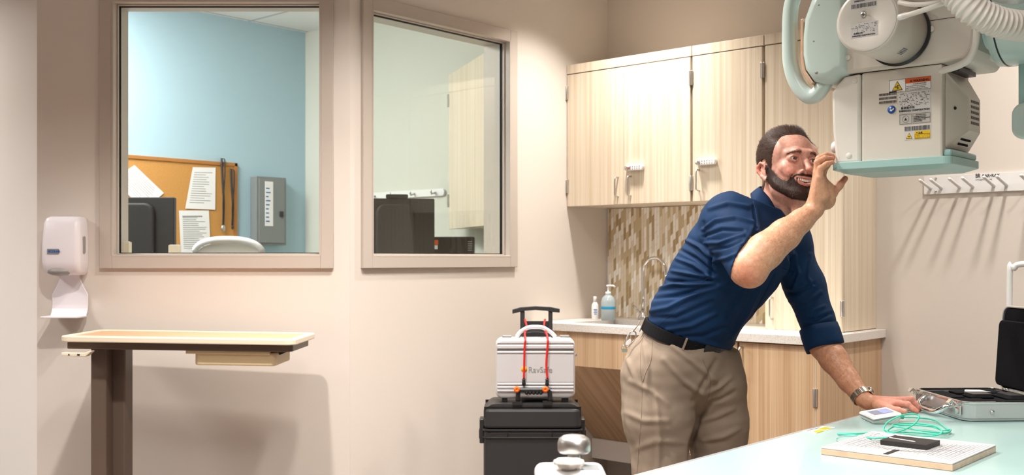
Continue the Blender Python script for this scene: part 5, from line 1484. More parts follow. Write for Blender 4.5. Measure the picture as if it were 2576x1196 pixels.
# eyelids
for s in (-1, 1):
    ex = s * .0315
    H.ell((ex, -.0790, .0005), (.0178, .0150, .0140), .004)
    H.ell((ex + s * .000, -.0950, -.0002), (.0160, .0095, .0050), .0014, sub=True)
    H.chain([(ex - s * .0165, -.085, -.002), (ex - s * .007, -.0930, .0074), (ex + s * .006, -.0925, .0076), (ex + s * .0165, -.081, .000)], [.0013, .0020, .0020, .0014], .003)
    H.chain([(ex - s * .014, -.0860, -.005), (ex, -.0925, -.0090), (ex + s * .014, -.0830, -.005)], [.0014, .0018, .0014], .004)
    # ears
    H.chain([(s * .065, .006, -.030), (s * .071, .004, -.014), (s * .075, .012, .002), (s * .080, .024, .006), (s * .083, .034, -.004), (s * .082, .034, -.018), (s * .076, .022, -.036), (s * .069, .010, -.047), (s * .064, .002, -.040)], [.0045, .004, .0045, .005, .0052, .005, .0045, .0062, .005], .004)
    H.ell((s * .071, .018, -.018), (.0050, .016, .025), .006)
    H.ell((s * .0800, .014, -.016), (.0045, .0070, .011), .004, sub=True)
    H.chain([(s * .0755, .023, -.002), (s * .076, .025, -.012), (s * .074, .019, -.026)], [.0025, .0028, .0028], .003)
# neck
H.frame((0, 0, 0), np.eye(3))
H.cone(h2c((0, .030, -.04)), NB, .056, .050, .02)
H.cone(h2c((0, -.028, -.085)), NB + [.02, -.02, .0], .036, .040, .04)
H.cone(h2c((0, -.055, -.118)), h2c((0, -.045, -.150)), .010, .012, .03)
V, Qd = nets(H.F, H.lo, H.h); V = smooth(V, Qd, 1, .4)
P_ = c2h(V); x, y, z = P_.T
Nn = vnormals(V, Qd)
base = np.array(s2l(208, 160, 142)); tone = np.tile(base, (len(V), 1))
def mixt(tone, m, col): m = np.clip(m, 0, 1)[:, None]; return tone * (1 - m) + np.array(col) * m
g = lambda cx, cy, cz, r: np.exp(-(((x - cx) / r[0]) ** 2 + ((y - cy) / r[1]) ** 2 + ((z - cz) / r[2]) ** 2))
red = np.array(s2l(214, 130, 112))
for s in (-1, 1):
    tone = mixt(tone, .55 * g(s * .043, -.075, -.04, (.022, .03, .018)), red)
    tone = mixt(tone, .7 * g(s * .088, .03, -.012, (.014, .03, .035)), np.array(s2l(216, 124, 104)))
    tone = mixt(tone, .45 * g(s * .0315, -.095, .000, (.017, .015, .010)), np.array(s2l(170, 105, 95)))
tone = mixt(tone, .55 * g(0, -.117, -.038, (.016, .015, .013)), red)
tone = mixt(tone, .30 * g(0, -.08, .06, (.05, .04, .04)), np.array(s2l(226, 172, 158)))  # pinkish forehead highlight put into the skin tone
# lips
def dseg(P, pts):
    best = np.full(len(P), 9.)
    for a, b in zip(pts[:-1], pts[1:]):
        a = np.array(a); b = np.array(b); ab = b - a; t = np.clip((P - a) @ ab / (ab @ ab), 0, 1); best = np.minimum(best, np.linalg.norm(P - a - t[:, None] * ab, axis=1))
    return best
dl = np.minimum(dseg(P_, up), dseg(P_, lw)); tone = mixt(tone, (.0056 - dl) / .002, s2l(198, 138, 126))
inm = (np.abs(x) < .028) & (y > -.0965) & (z < -.058) & (z > -.078) & (y < -.07); tone[inm & (dl > .004)] = s2l(70, 25, 22)
# stubble zone under the beard
headVQ = (V, Qd, tone)
HV, HQ, HT = V, Qd, tone
HP_ = P_
# ---------------------------------------------------------------- right hand and forearm (raised)
hD = 3.185
Wr = KM(2049, 528, hD - .01)
A = Vol(KM(1835, 740, 3.3) + [-.10, -.42, -.06], KM(2150, 385, 3.3) + [.02, .04, .03], .0019)
EL = KM(1884, 674, 3.085)
A.cone(KM(1862, 625, 3.16), EL, .048, .050, .02)
A.cone(EL + [-.004, -.0, -.005], EL + [.002, 0, -.01], .052, .050, .02)
A.chain([EL, KM(1925, 632, 3.10), KM(1975, 590, 3.13), KM(2015, 556, 3.155), Wr], [.052, .0535, .046, .0345, .0275], .012)
A.cone(Wr + [.0, .014, .004], Wr + [0, -.012, 0], .0215, .0225, .01)
MC = [KM(2061, 448, hD - .050), KM(2056, 436, hD - .030), KM(2058, 428, hD - .008), KM(2068, 434, hD + .016)]   # little .. index knuckles
for i, m_ in enumerate(MC): A.cone(Wr + [(.000, -.012 + .009 * i, .010)][0], m_, .0200, .0120 + .0008 * i, .012)
A.cone(KM(2072, 492, hD - .035), KM(2066, 460, hD - .040), .019, .014, .014)
A.ell(KM(2078, 500, hD + .0), (.030, .022, .034), .016)
pink = [MC[0], KM(2064, 424, hD - .052), KM(2080, 413, hD - .045), KM(2094, 409, hD - .038)]
ring_ = [MC[1], KM(2056, 409, hD - .032), KM(2074, 399, hD - .024), KM(2093, 399, hD - .014)]
mid_ = [MC[2], KM(2060, 400, hD - .006), KM(2078, 391, hD + .002), KM(2094, 393, hD + .010)]
ind_ = [MC[3], KM(2080, 416, hD + .022), KM(2090, 404, hD + .028), KM(2096, 396, hD + .030)]
for f, r in ((pink, [.0112, .0092, .0080, .0066]), (ring_, [.0122, .0100, .0088, .0074]), (mid_, [.0125, .0104, .0090, .0076]), (ind_, [.0122, .0102, .0088, .0074])): A.chain(f, r, .004)
th_ = [KM(2066, 510, hD + .010), KM(2093, 489, hD + .022), KM(2111, 467, hD + .026), KM(2126, 450, hD + .024)]
A.chain(th_, [.0190, .0140, .0118, .0088], .008)
A.cone(KM(2090, 470, hD + .01), KM(2070, 455, hD + .004), .010, .012, .014)
V, Qd = nets(A.F, A.lo, A.h); V = smooth(V, Qd, 1, .4)
arm_tone = np.array(s2l(212, 166, 134))
tn = np.tile(arm_tone, (len(V), 1))
def near(V, p, r): return np.exp(-np.sum((V - p) ** 2, 1) / r ** 2)
tn = mixt(tn, .7 * near(V, EL + [-.01, -.04, -.03], .04), s2l(214, 128, 100))
for f in (pink, ring_, mid_, ind_): tn = mixt(tn, .6 * near(V, f[-1], .014), s2l(214, 124, 104)); tn = mixt(tn, .35 * near(V, f[1], .012), s2l(212, 130, 108))
tn = mixt(tn, .7 * near(V, th_[-1], .022), s2l(206, 110, 92)); tn = mixt(tn, .5 * near(V, th_[1], .022), s2l(214, 132, 112))
AV, AQ, AT = V, Qd, tn
# ---------------------------------------------------------------- left forearm and hand (on the table)
B = Vol(KM(2020, 1060, 3.3) + [-.02, -.2, -.01], KM(2325, 820, 3.3) + [.04, .22, .04], .0019)
E2 = KM(2072, 868, 3.43); W2_ = KM(2171, 1003, 3.27)
B.chain([KM(2060, 830, 3.45), E2, KM(2098, 905, 3.39), KM(2135, 958, 3.33), W2_], [.046, .0475, .0440, .0340, .0270], .012)
mcz = .750
def TB(px, z, D): return np.array([(px - CX) / FPX * D, D, z])
KN = [TB(2262, .747, 3.185), TB(2274, .752, 3.212), TB(2272, .750, 3.238), TB(2262, .745, 3.262)]
for i, m_ in enumerate(KN): B.cone(W2_ + [.012, -.016 + .010 * i, -.012], m_, .0185, .0118, .012)
fi = [[KN[0], TB(2284, .746, 3.170), TB(2297, .734, 3.162), TB(2306, .7275, 3.158)],
      [KN[1], TB(2292, .757, 3.205), TB(2303, .744, 3.200), TB(2312, .7275, 3.198)],
      [KN[2], TB(2290, .753, 3.242), TB(2302, .738, 3.242), TB(2310, .7275, 3.242)],
      [KN[3], TB(2278, .747, 3.278), TB(2288, .734, 3.284), TB(2294, .7270, 3.288)]]
for f, r in zip(fi, ([.0118, .0098, .0086, .0072], [.0122, .0102, .0088, .0073], [.0118, .0098, .0085, .0071], [.0104, .0086, .0076, .0064])): B.chain(f, r, .004)
t2 = [TB(2205, .738, 3.215), TB(2236, .733, 3.170), TB(2258, .7305, 3.150), TB(2276, .7285, 3.142)]
B.chain(t2, [.0160, .0130, .0108, .0085], .008)
B.cone(W2_ + [.02, -.01, -.014], TB(2240, .742, 3.20), .018, .014, .012)
V, Qd = nets(B.F, B.lo, B.h); V = smooth(V, Qd, 1, .4)
tn = np.tile(arm_tone * np.array([.94, .86, .82]), (len(V), 1))
hm = np.clip((V[:, 0] - W2_[0] - .01) / .03, 0, 1); tn = mixt(tn, hm, s2l(224, 160, 140))
for f in fi: tn = mixt(tn, .5 * near(V, f[-1], .014), s2l(216, 122, 104)); tn = mixt(tn, .35 * near(V, f[0], .014), s2l(214, 128, 110))
BV, BQ, BT = V, Qd, tn
# ---------------------------------------------------------------- torso and legs under the clothes (coarse)
def yawv(deg): return (math.cos(math.radians(deg)), math.sin(math.radians(deg)), 0)
wy = yawv(46)
TS = [(KM(1726, 868, 3.44), wy, .158, .112), (KM(1750, 800, 3.43), wy, .158, .118), (KM(1800, 718, 3.42), wy, .165, .128), (KM(1846, 655, 3.41), wy, .180, .130), (KM(1880, 600, 3.41), wy, .182, .122), (KM(1905, 556, 3.42), wy, .140, .095)]
PB_ = KM(1727, 846, 3.44); NBt = np.array([.37, -.13, 1.0]); NBt /= np.linalg.norm(NBt)
HIP = [(KM(1735, 842, 3.44), wy, .164, .122), (KM(1718, 905, 3.44), wy, .170, .130), (KM(1720, 950, 3.44), wy, .168, .132)]
LR_ = [KM(1648, 950, 3.40), KM(1655, 1050, 3.38), KM(1666, 1196, 3.37)]; LRr = [.108, .104, .086]
LL_ = [KM(1782, 955, 3.48), KM(1800, 1060, 3.49), KM(1812, 1190, 3.50)]; LLr = [.110, .100, .084]
def leg(v, L, r, ex, k=.03, foot=True):
    kn = L[-1].copy(); an = kn + [.0, .06, 0]; an[2] = .10
    pts = L[:] + [np.array([kn[0] + .005, kn[1] + .01, .40]), np.array([kn[0], an[1], .30]), an]; rs = [q + ex for q in r] + [r[-1] * .80 + ex, r[-1] * .80 + ex, .048 + ex * 1.6]
    v.chain(pts, rs, k); return an
G = Vol((-.1, 3.0, .0), (1.25, 3.85, 1.50), .009)
G.sweep([(c, w_, a_ - .02, b_ - .02) for c, w_, a_, b_ in TS], .03)
G.sweep([(c, w_, a_ - .02, b_ - .02) for c, w_, a_, b_ in HIP], .03)
anR = leg(G, LR_, LRr, -.018); anL = leg(G, LL_, LLr, -.018)
for an in (anR, anL): G.cone(an, [an[0] + .13, an[1] - .08, .045], .04, .035, .02)
SR = KM(1832, 560, 3.30); SL = KM(1985, 606, 3.53)
G.chain([KM(1890, 570, 3.40), SR, EL + (SR - EL) * .25], [.06, .055, .045], .03)
G.chain([KM(1920, 580, 3.44), SL, KM(2060, 835, 3.45)], [.06, .052, .044], .03)
G.cone(NB + [0, 0, -.02], KM(1905, 590, 3.42), .045, .055, .03)
V, Qd = nets(G.F, G.lo, G.h)
GV, GQ, GT = V, Qd, np.tile(arm_tone, (len(V), 1))
# one body mesh
off = 0; Vs, Qs, Ts = [], [], []
for v_, q_, t_ in ((GV, GQ, GT), (HV, HQ, HT), (AV, AQ, AT), (BV, BQ, BT)): Vs.append(v_); Qs.append(q_ + off); Ts.append(t_); off += len(v_)
body = mpart('body', np.concatenate(Vs), np.concatenate(Qs), 'skin', tone=np.concatenate(Ts))

# ---------------------------------------------------------------- hair and beard
PG = (H.grid() - HO) @ HR / HSC; X_, Y_, Z_ = PG[..., 0], PG[..., 1], PG[..., 2]
ymin = np.interp(Z_, [-.080, -.074, -.050, -.034, -.028, 0, .030, .055, .074, .090, .102, .14], [.2, .040, .034, .030, -.014, -.028, -.042, -.050, -.056, -.064, -.076, -.09])
# receding temples
ymin = ymin + .018 * np.exp(-((np.abs(X_) - .045) / .018) ** 2) * np.clip((Z_ - .05) / .02, 0, 1)
thk = .0012 + .010 * np.clip((Z_ - .02) / .09, 0, 1) + .003 * np.clip(Y_ / .08, 0, 1) * np.clip((Z_ + .02) / .05, 0, 1)
edge = np.clip((Y_ - ymin) / .045, 0, 1); thk = thk * (.06 + .94 * edge)
ear = np.sqrt((np.abs(X_) - .077) ** 2 / 1.0 + ((Y_ - .026) / 1.0) ** 2 * .6 + ((Z_ + .014)) ** 2 * .35) - .0215
HF = np.maximum(np.maximum(H.F - thk, (ymin - Y_)), -ear)
HF = np.maximum(HF, -.082 - Z_)
V, Qd = nets(HF.astype(np.float32), H.lo, H.h); V = smooth(V, Qd, 2, .5)
dark = np.array(s2l(62, 44, 34))
def ttone(V, base, amt=.25):
    r = RNG.normal(0, 1, (len(V), 1)) * amt * .4; return np.clip(base * (1 + r), .004, 1)
hair = mpart('hair', V, Qd, 'hair', tone=ttone(V, dark), label='short dark brown hair swept back')
hV, hN = V, vnormals(V, Qd)
def strands(name, pts, nrm, dirs, lens, wid, base, parent, curve=.3):
    n = len(pts); out = []; F = []; T = []
    up_ = np.cross(dirs, nrm); up_ /= np.maximum(np.linalg.norm(up_, axis=1, keepdims=True), 1e-9)
    tip = pts + dirs * lens[:, None]; mid = pts + dirs * lens[:, None] * .55 + nrm * (lens * curve * .35)[:, None]
    w_ = up_ * wid
    vv = np.stack([pts - w_ - nrm * .001, pts + w_ - nrm * .001, mid - w_ * .8, mid + w_ * .8, tip, pts + nrm * wid * .6], 1).reshape(-1, 3)
    b_ = np.arange(n)[:, None] * 6
    f = np.concatenate([b_ + [0, 1, 3], b_ + [0, 3, 2], b_ + [2, 3, 4]], 0)
    tt = np.repeat(np.clip(base * (1 + RNG.normal(0, .28, (n, 1))), .003, 1), 6, 0)
    return mpart(name, vv, None, 'hair', parent, tone=tt, tris=f)
hp = c2h(hV); hn = hN @ HR
sel = RNG.choice(len(hV), min(18000, len(hV)), replace=False)
outer = (np.sum(hn[sel] * hp[sel] / np.linalg.norm(hp[sel], axis=1, keepdims=True), 1) > .2); sel = sel[outer]
pl = hp[sel]; nl = hn[sel]
top = np.clip((pl[:, 2] - .06) / .05, 0, 1)[:, None]
dl_ = (1 - top) * np.array([0, .75, -.55]) + top * np.array([.10, .75, .55]) + RNG.normal(0, .11, pl.shape)
side = (1 - top) * np.clip((pl[:, 2:3]) / .08, 0, 1); dl_ = dl_ + side * np.array([0, .3, .75])
dl_ = dl_ - nl * np.sum(dl_ * nl, 1, keepdims=True) * .80 + nl * (.10 + .25 * top); dl_ /= np.linalg.norm(dl_, axis=1, keepdims=True)
ln_ = (.010 + .012 * np.clip((pl[:, 2] - .0) / .09, 0, 1)) * RNG.uniform(.6, 1.25, len(pl))
strands('hair_strands', hV[sel], hN[sel], dl_ @ HR.T, ln_, .00036, dark * 1.2, hair)
# beard
zc = np.interp(Y_, [-.120, -.098, -.090, -.082, -.070, -.055, -.040, -.025, -.005, .010], [-.0470, -.0470, -.0490, -.0580, -.0650, -.0600, -.0470, -.0280, -.006, .0])
mask = np.maximum(np.maximum(Z_ - zc, Y_ - .004 + .10 * np.clip(-.06 - Z_, 0, 1)), np.interp(Y_, [-.12, -.09, -.07, -.03, .005, .02], [-.124, -.124, -.118, -.086, -.056, -.045]) - Z_)
lipx = np.sqrt((X_ / .0325) ** 2 + ((Z_ + .0690 - 9.0 * X_ ** 2) / .0145) ** 2) - 1
mask = np.maximum(mask, np.where(Y_ < -.05, -lipx * .012, -1))
bt_ = .0006 + .0040 * np.clip(-mask / .026, 0, 1) + .004 * np.clip((-.085 - Z_) / .03, 0, 1) * np.clip((-.05 - Y_) / .03, 0, 1)
BF_ = np.maximum(H.F - bt_, mask)
V, Qd = nets(BF_.astype(np.float32), H.lo, H.h); V = smooth(V, Qd, 2, .5)
bdark = np.array(s2l(54, 34, 25))
beard = mpart('beard', V, Qd, 'hair', tone=ttone(V, bdark), label='full dark brown beard and moustache')
bN = vnormals(V, Qd); bp = c2h(V); bn = bN @ HR
sel = RNG.choice(len(V), min(15000, len(V)), replace=False)
cen = np.array([0, -.02, -.06]); outer = np.sum(bn[sel] * (bp[sel] - cen), 1) > .02; sel = sel[outer]
pl = bp[sel]; nl = bn[sel]
dl_ = np.array([0, -.25, -.9]) + RNG.normal(0, .22, pl.shape) + np.stack([np.sign(pl[:, 0]) * .5 * (pl[:, 2] > -.062), 0 * pl[:, 0], 0 * pl[:, 0]], 1)
dl_ = dl_ - nl * np.sum(dl_ * nl, 1, keepdims=True) * .8 + nl * .30; dl_ /= np.linalg.norm(dl_, axis=1, keepdims=True)
strands('beard_strands', V[sel], bN[sel], dl_ @ HR.T, RNG.uniform(.0025, .0062, len(pl)), .00026, bdark * 1.2, beard)
ed = np.where((np.abs(np.interp(HP_[:, 1], [-.098, -.082, -.070, -.055, -.040, -.025], [-.0470, -.0580, -.0650, -.0600, -.0470, -.0280]) - HP_[:, 2] + .003) < .005) & (HP_[:, 1] < -.02) & (HP_[:, 1] > -.11) & (np.abs(HP_[:, 0]) > .012))[0]
ed = RNG.choice(ed, min(900, len(ed)), replace=False); nE = vnormals(HV, HQ)[ed]
dE = (np.array([0, -.2, -.95]) + RNG.normal(0, .2, (len(ed), 3))) @ HR.T; dE = dE - nE * np.sum(dE * nE, 1, keepdims=True) * .9 + nE * .12; dE /= np.linalg.norm(dE, axis=1, keepdims=True)
strands('beard_edge', HV[ed], nE, dE, RNG.uniform(.003, .006, len(ed)), .00020, bdark * 1.6, beard)
# eyebrows
bvH = bvh_of(HV, HQ)
for s in (-1, 1):
    P0, N0 = [], []
    for i in range(220):
        u = RNG.uniform(0, 1); xx = s * (.012 + .036 * u); zz = .0150 + .0060 * math.sin(math.pi * (.15 + .72 * u)) - .004 * u + RNG.normal(0, .0021) * (1.25 - .7 * u)
        o_ = h2c((xx, -.16, zz)); d_ = HR @ np.array([0, 1, 0])
        p, n_, _, _ = bvH.ray_cast(Vector(o_), Vector(d_))
        if p is None: continue
        P0.append(list(p)); N0.append(list(n_ if n_.dot(Vector(d_)) < 0 else -n_))
    P0 = np.array(P0); N0 = np.array(N0)
    dr_ = (np.array([s * .95, .1, .10]) + RNG.normal(0, .12, (len(P0), 3))) @ HR.T; dr_ = dr_ + N0 * .2; dr_ /= np.linalg.norm(dr_, axis=1, keepdims=True)
    strands('eyebrow', P0 + N0 * .0006, N0, dr_, RNG.uniform(.004, .0065, len(P0)), .00030, np.array(s2l(88, 60, 46)), man)
# eyes, teeth
for s in (-1, 1):
    c = h2c((s * .0315, -.0775, .0003)); m = MMB(); m.sphere(tuple(c), .0138 * HSC, 28)
    e = part('eyeball', m, 'eye_white', man)
    gz = HR @ np.array([.10, -1, .08]); gz /= np.linalg.norm(gz)
    m = MMB(); m.lathe([(.0078, .0122), (.0068, .0133), (.0036, .0146), (.0008, .0150)], tuple(c), tuple(gz), 24); part('iris', m, 'iris', e)
    gl2 = gz + HR @ np.array([-.20, -.1, .22]); gl2 /= np.linalg.norm(gl2)
m = MMB()
for i in range(-5, 6):
    a_ = i * .0052; wdt = .0047 if abs(i) < 2 else .0042
    yy = -.0985 + 14 * a_ * a_ * .75; zz = -.0612 + 5.5 * a_ * a_; hh_ = .0098 - abs(i) * .0006
    c = np.array([a_, yy, zz - hh_ / 2]); ang_ = math.atan2(2 * 14 * .75 * a_, 1)
    vs = []
    for sx in (-1, 1):
        for sy in (-1, 1):
            for sz in (-1, 1):
                q_ = np.array([sx * wdt / 2 * (1 if sz > 0 else .9), sy * .002, sz * hh_ / 2])
                q_ = np.array([q_[0] * math.cos(ang_) - q_[1] * math.sin(ang_), q_[0] * math.sin(ang_) + q_[1] * math.cos(ang_), q_[2]])
                vs.append(tuple(h2c(c + q_)))
    m.add(vs, [(0, 1, 3, 2), (4, 6, 7, 5), (0, 4, 5, 1), (2, 3, 7, 6), (0, 2, 6, 4), (1, 5, 7, 3)])
part('teeth', m, 'teeth', man, bevel=.0008)

# ---------------------------------------------------------------- trousers
def foldwork(V, N, folds, D0, reach=.10):
    px = CX + V[:, 0] / V[:, 1] * FPX; py = HZ - (V[:, 2] - CAM[2]) / V[:, 1] * FPX
    d = np.zeros(len(V))
    face = np.clip(-N[:, 1] * 3 + .9, 0, 1)
    for pts, w_, amp in folds:
        best = np.full(len(V), 1e9); bt = np.zeros(len(V)); m_ = len(pts) - 1
        for i in range(m_):
            a = np.array(pts[i], float); b = np.array(pts[i + 1], float); ab = b - a
            rx, ry = px - a[0], py - a[1]; t = np.clip((rx * ab[0] + ry * ab[1]) / (ab @ ab), 0, 1); dd = np.hypot(rx - t * ab[0], ry - t * ab[1])
            u = dd < best; best = np.where(u, dd, best); bt = np.where(u, (i + t) / m_, bt)
        tap = np.sin(np.pi * np.clip(.12 + .76 * bt, 0, 1)) ** .7
        d += amp * .001 * tap * (np.exp(-(best / w_) ** 2) - .45 * np.exp(-((best / (w_ * 2.2)) ** 2)))
    return V + N * (d * face)[:, None]
def wrinkle(V, N, amp, s, seed=0):
    r = np.random.default_rng(seed); d = np.zeros(len(V))
    for _ in range(10):
        k = r.normal(0, 1, 3) * s; d += np.sin(V @ k + r.uniform(0, 6.28) + 1.5 * np.sin(V @ (r.normal(0, 1, 3) * s * .5)))
    return V + N * (amp * d / 10)[:, None]
T_ = Vol((-.02, 3.0, .03), (1.05, 3.85, 1.12), .0058)
T_.sweep(HIP, .04)
for L, r in ((LR_, LRr), (LL_, LLr)): leg(T_, L, r, .004)
T_.cone(KM(1655, 900, 3.46), KM(1652, 960, 3.46), .088, .096, .05)
T_.cone(KM(1790, 905, 3.47), KM(1785, 960, 3.47), .085, .105, .05)
GP = T_.grid(); T_.F = np.maximum(T_.F, ((GP - PB_) @ NBt) - .012).astype(np.float32)
T_.F = np.maximum(T_.F, .055 - GP[..., 2]).astype(np.float32)
V, Qd = nets(T_.F, T_.lo, T_.h); V = smooth(V, Qd, 2, .5); N = vnormals(V, Qd)
V = wrinkle(V, N, .0045, 42, 3); N = vnormals(V, Qd)
tf = [([(1690, 870), (1740, 910), (1800, 960)], 9, 6), ([(1670, 905), (1720, 960), (1790, 1010)], 10, 5), ([(1800, 910), (1775, 960), (1745, 1010)], 10, -5), ([(1735, 1196), (1738, 1120), (1760, 1050), (1790, 1010)], 9, -9),
      ([(1840, 950), (1810, 975), (1780, 990)], 8, 5), ([(1850, 985), (1815, 1005), (1775, 1015)], 8, -4), ([(1845, 1030), (1800, 1050), (1760, 1060)], 9, 4), ([(1585, 960), (1640, 985), (1680, 1020)], 10, 4),
      ([(1575, 1040), (1620, 1060), (1680, 1060)], 11, 4), ([(1620, 870), (1630, 930), (1625, 990)], 8, 4), ([(1600, 1130), (1650, 1110), (1720, 1115)], 12, 3), ([(1655, 1196), (1660, 1100), (1650, 1000)], 9, 4),
      ([(1860, 1080), (1820, 1100), (1770, 1110)], 9, 4), ([(1575, 900), (1600, 960)], 8, 3)]
tf = [(p_, w_ * .75, a_ * 2.2) for p_, w_, a_ in tf]
V = foldwork(V, N, tf, 3.4)
TV, TQ = V, Qd
trousers = mpart('trousers', V, Qd, 'khaki', label='khaki trousers')
bvT = bvh_of(TV, TQ)
def seam(name, pts, r, m, bv, parent, lift=.0004, n=6, flat=None, dens=6):
    P = []
    for p in cr([(a, b, 0) for a, b in pts], dens):
        q = hit(bv, p.x, p.y, lift)
        if q is not None: P.append(tuple(q))
    if len(P) > 1: return part(name, MMB().tube(P, r, n, flat=flat), m, parent)
seam('pocket_edge', [(1641, 858), (1640, 880), (1638, 905), (1626, 935), (1617, 962)], .0011, 'khaki', bvT, trousers, .0006)
seam('side_seam', [(1619, 846), (1612, 880), (1611, 930), (1615, 968), (1614, 1040), (1608, 1120), (1603, 1196)], .0005, 'khaki_dark', bvT, trousers, .0002)
seam('fly_seam', [(1768, 905), (1776, 925), (1786, 950), (1785, 985), (1778, 1010)], .0007, 'khaki_dark', bvT, trousers, .0002)
# belt: ring in the tilted waist plane, sized to wrap the waist
wv = np.array(wy) - NBt * np.dot(wy, NBt); wv /= np.linalg.norm(wv); nv = np.cross(NBt, wv)
def ringpt(a, ra, rb, h): return PB_ + wv * math.cos(a) * ra + nv * math.sin(a) * rb + NBt * h
BA, BB = .166, .126
def band(name, a0, a1, n, h0, h1, ra, rb, thk_, m, parent=man, bev=.001):
    mb = MMB(); vs = []; closed = abs(a1 - a0) > 6.2; nn = n if closed else n + 1
    for i in range(nn):
        a = a0 + (a1 - a0) * i / n
        for (e, h) in ((0, h0), (thk_, h0), (thk_, h1), (0, h1)): vs.append(tuple(ringpt(a, ra + e, rb + e, h)))
    fs = []
    for i in range(n if closed else n):
        j = (i + 1) % nn
        if not closed and i == nn - 1: break
        for k in range(4): fs.append((i * 4 + k, i * 4 + (k + 1) % 4, j * 4 + (k + 1) % 4, j * 4 + k))
    if not closed: fs += [(0, 1, 2, 3), tuple((nn - 1) * 4 + k for k in range(4))]
    mb.add(vs, fs, False); return part(name, mb, m, parent, bevel=bev)
belt = band('belt', 0, 2 * math.pi, 72, -.026, .012, BA - .003, BB - .003, .010, 'belt')
belt['label'] = 'black woven belt'
# ---------------------------------------------------------------- shirt
S_ = Vol((.28, 2.93, .80), (1.18, 3.80, 1.40), .0040)
e_ = .012
S_.sweep([(c, w_, a_ + (.006 if i == 0 else e_), b_ + (.006 if i == 0 else e_)) for i, (c, w_, a_, b_) in enumerate(TS)], .04)
S_.chain([KM(1895, 560, 3.41), SR, SR + (EL - SR) * .45, SR + (EL - SR) * 1.0], [.070, .071, .068, .064], .04)
S_.cone(KM(1838, 540, 3.33), KM(1880, 545, 3.40), .060, .060, .05)
S_.chain([KM(1925, 590, 3.45), SL, KM(2024, 720, 3.50), KM(2058, 815, 3.455)], [.075, .066, .060, .059], .04)
S_.cone(KM(1920, 548, 3.42), NB + [0, 0, -.015], .075, .060, .03)
GP = S_.grid()
# cut the sleeve ends and the neck opening
ad = (EL - SR) / np.linalg.norm(EL - SR); cut = EL - ad * .030
nc = np.array([.80, -.42, -.30]); nc /= np.linalg.norm(nc); d1 = (GP - KM(1853, 664, 3.085)) @ nc
nearR = np.linalg.norm(GP - EL, axis=-1) < .135
S_.F = np.where(nearR, np.maximum(S_.F, d1), S_.F)
a2 = (E2 - SL) / np.linalg.norm(E2 - SL); d2 = (GP - (E2 + a2 * .004)) @ a2
S_.F = np.where(np.linalg.norm(GP - E2, axis=-1) < .16, np.maximum(S_.F, d2), S_.F)
S_.F = np.maximum(S_.F, -((GP - PB_) @ NBt) + .009)
# slit for the open neck: hollow around neck
nd = (h2c((0, .03, -.04)) - NB); nd /= np.linalg.norm(nd)
q = GP - NB; al = q @ nd; rad = np.linalg.norm(q - al[..., None] * nd, axis=-1)
S_.F = np.maximum(S_.F, -np.maximum(rad - .058, -(al - .0))).astype(np.float32)
S_.F = np.maximum(S_.F, al - .04).astype(np.float32)
V, Qd = nets(S_.F, S_.lo, S_.h); V = smooth(V, Qd, 3, .5); N = vnormals(V, Qd)
V = wrinkle(V, N, .003, 42, 11); N = vnormals(V, Qd)
sf = [([(1722, 603), (1760, 622), (1800, 660)], 6, 7), ([(1712, 630), (1750, 650), (1800, 690)], 6, -6), ([(1702, 652), (1745, 668), (1790, 700)], 6, 7), ([(1690, 682), (1735, 690), (1800, 700)], 6, 6), ([(1680, 706), (1730, 712), (1790, 708)], 6, -6),
      ([(1652, 728), (1700, 716), (1790, 712)], 7, 7), ([(1640, 752), (1700, 745), (1800, 722)], 7, -5), ([(1618, 786), (1680, 775), (1760, 735), (1830, 715)], 8, 5), ([(1640, 800), (1700, 800), (1790, 760)], 8, -4), ([(1680, 830), (1740, 820), (1800, 790)], 8, 5), ([(1710, 850), (1770, 845), (1830, 820)], 8, -4),
      ([(1768, 578), (1800, 556), (1850, 548), (1895, 560)], 6, 7), ([(1770, 596), (1815, 578), (1870, 580)], 6, -6), ([(1772, 612), (1810, 612), (1870, 592)], 6, 6), ([(1790, 630), (1830, 622), (1868, 606)], 5, -5), ([(1798, 655), (1830, 650), (1850, 640)], 6, 5), ([(1770, 560), (1772, 610), (1790, 660)], 6, -4),
      ([(1785, 525), (1830, 512), (1880, 520)], 8, 5), ([(1895, 520), (1903, 570), (1885, 610)], 5, -6), ([(1790, 700), (1790, 640)], 7, -6),
      ([(1962, 620), (1980, 660), (1975, 690)], 6, 6), ([(1975, 610), (1993, 650), (1990, 690)], 6, -5), ([(2000, 640), (2010, 690), (1995, 730)], 7, 5), ([(1950, 690), (1905, 780), (1850, 860)], 5, -5), ([(1930, 690), (1880, 790), (1840, 850)], 8, 5), ([(1890, 690), (1850, 760), (1830, 800)], 10, -4),
      ([(1968, 735), (2000, 740), (2045, 715)], 7, -6), ([(2040, 640), (2032, 700), (2045, 720)], 6, 5), ([(1985, 760), (2030, 760), (2065, 735)], 7, 4), ([(2010, 800), (2050, 805), (2090, 790)], 6, -5), ([(2000, 780), (2040, 785), (2075, 770)], 6, 4), ([(2015, 850), (2060, 845), (2105, 825)], 7, 4), ([(1835, 880), (1800, 870), (1760, 860)], 9, 4)]
sf = [(p_, w_ * .78, a_ * 2.4) for p_, w_, a_ in sf]
V = foldwork(V, N, sf, 3.4)
SV, SQ = V, Qd
shirt = mpart('shirt', V, Qd, 'shirt', label='navy blue button shirt with rolled sleeves')
bvS = bvh_of(SV, SQ)
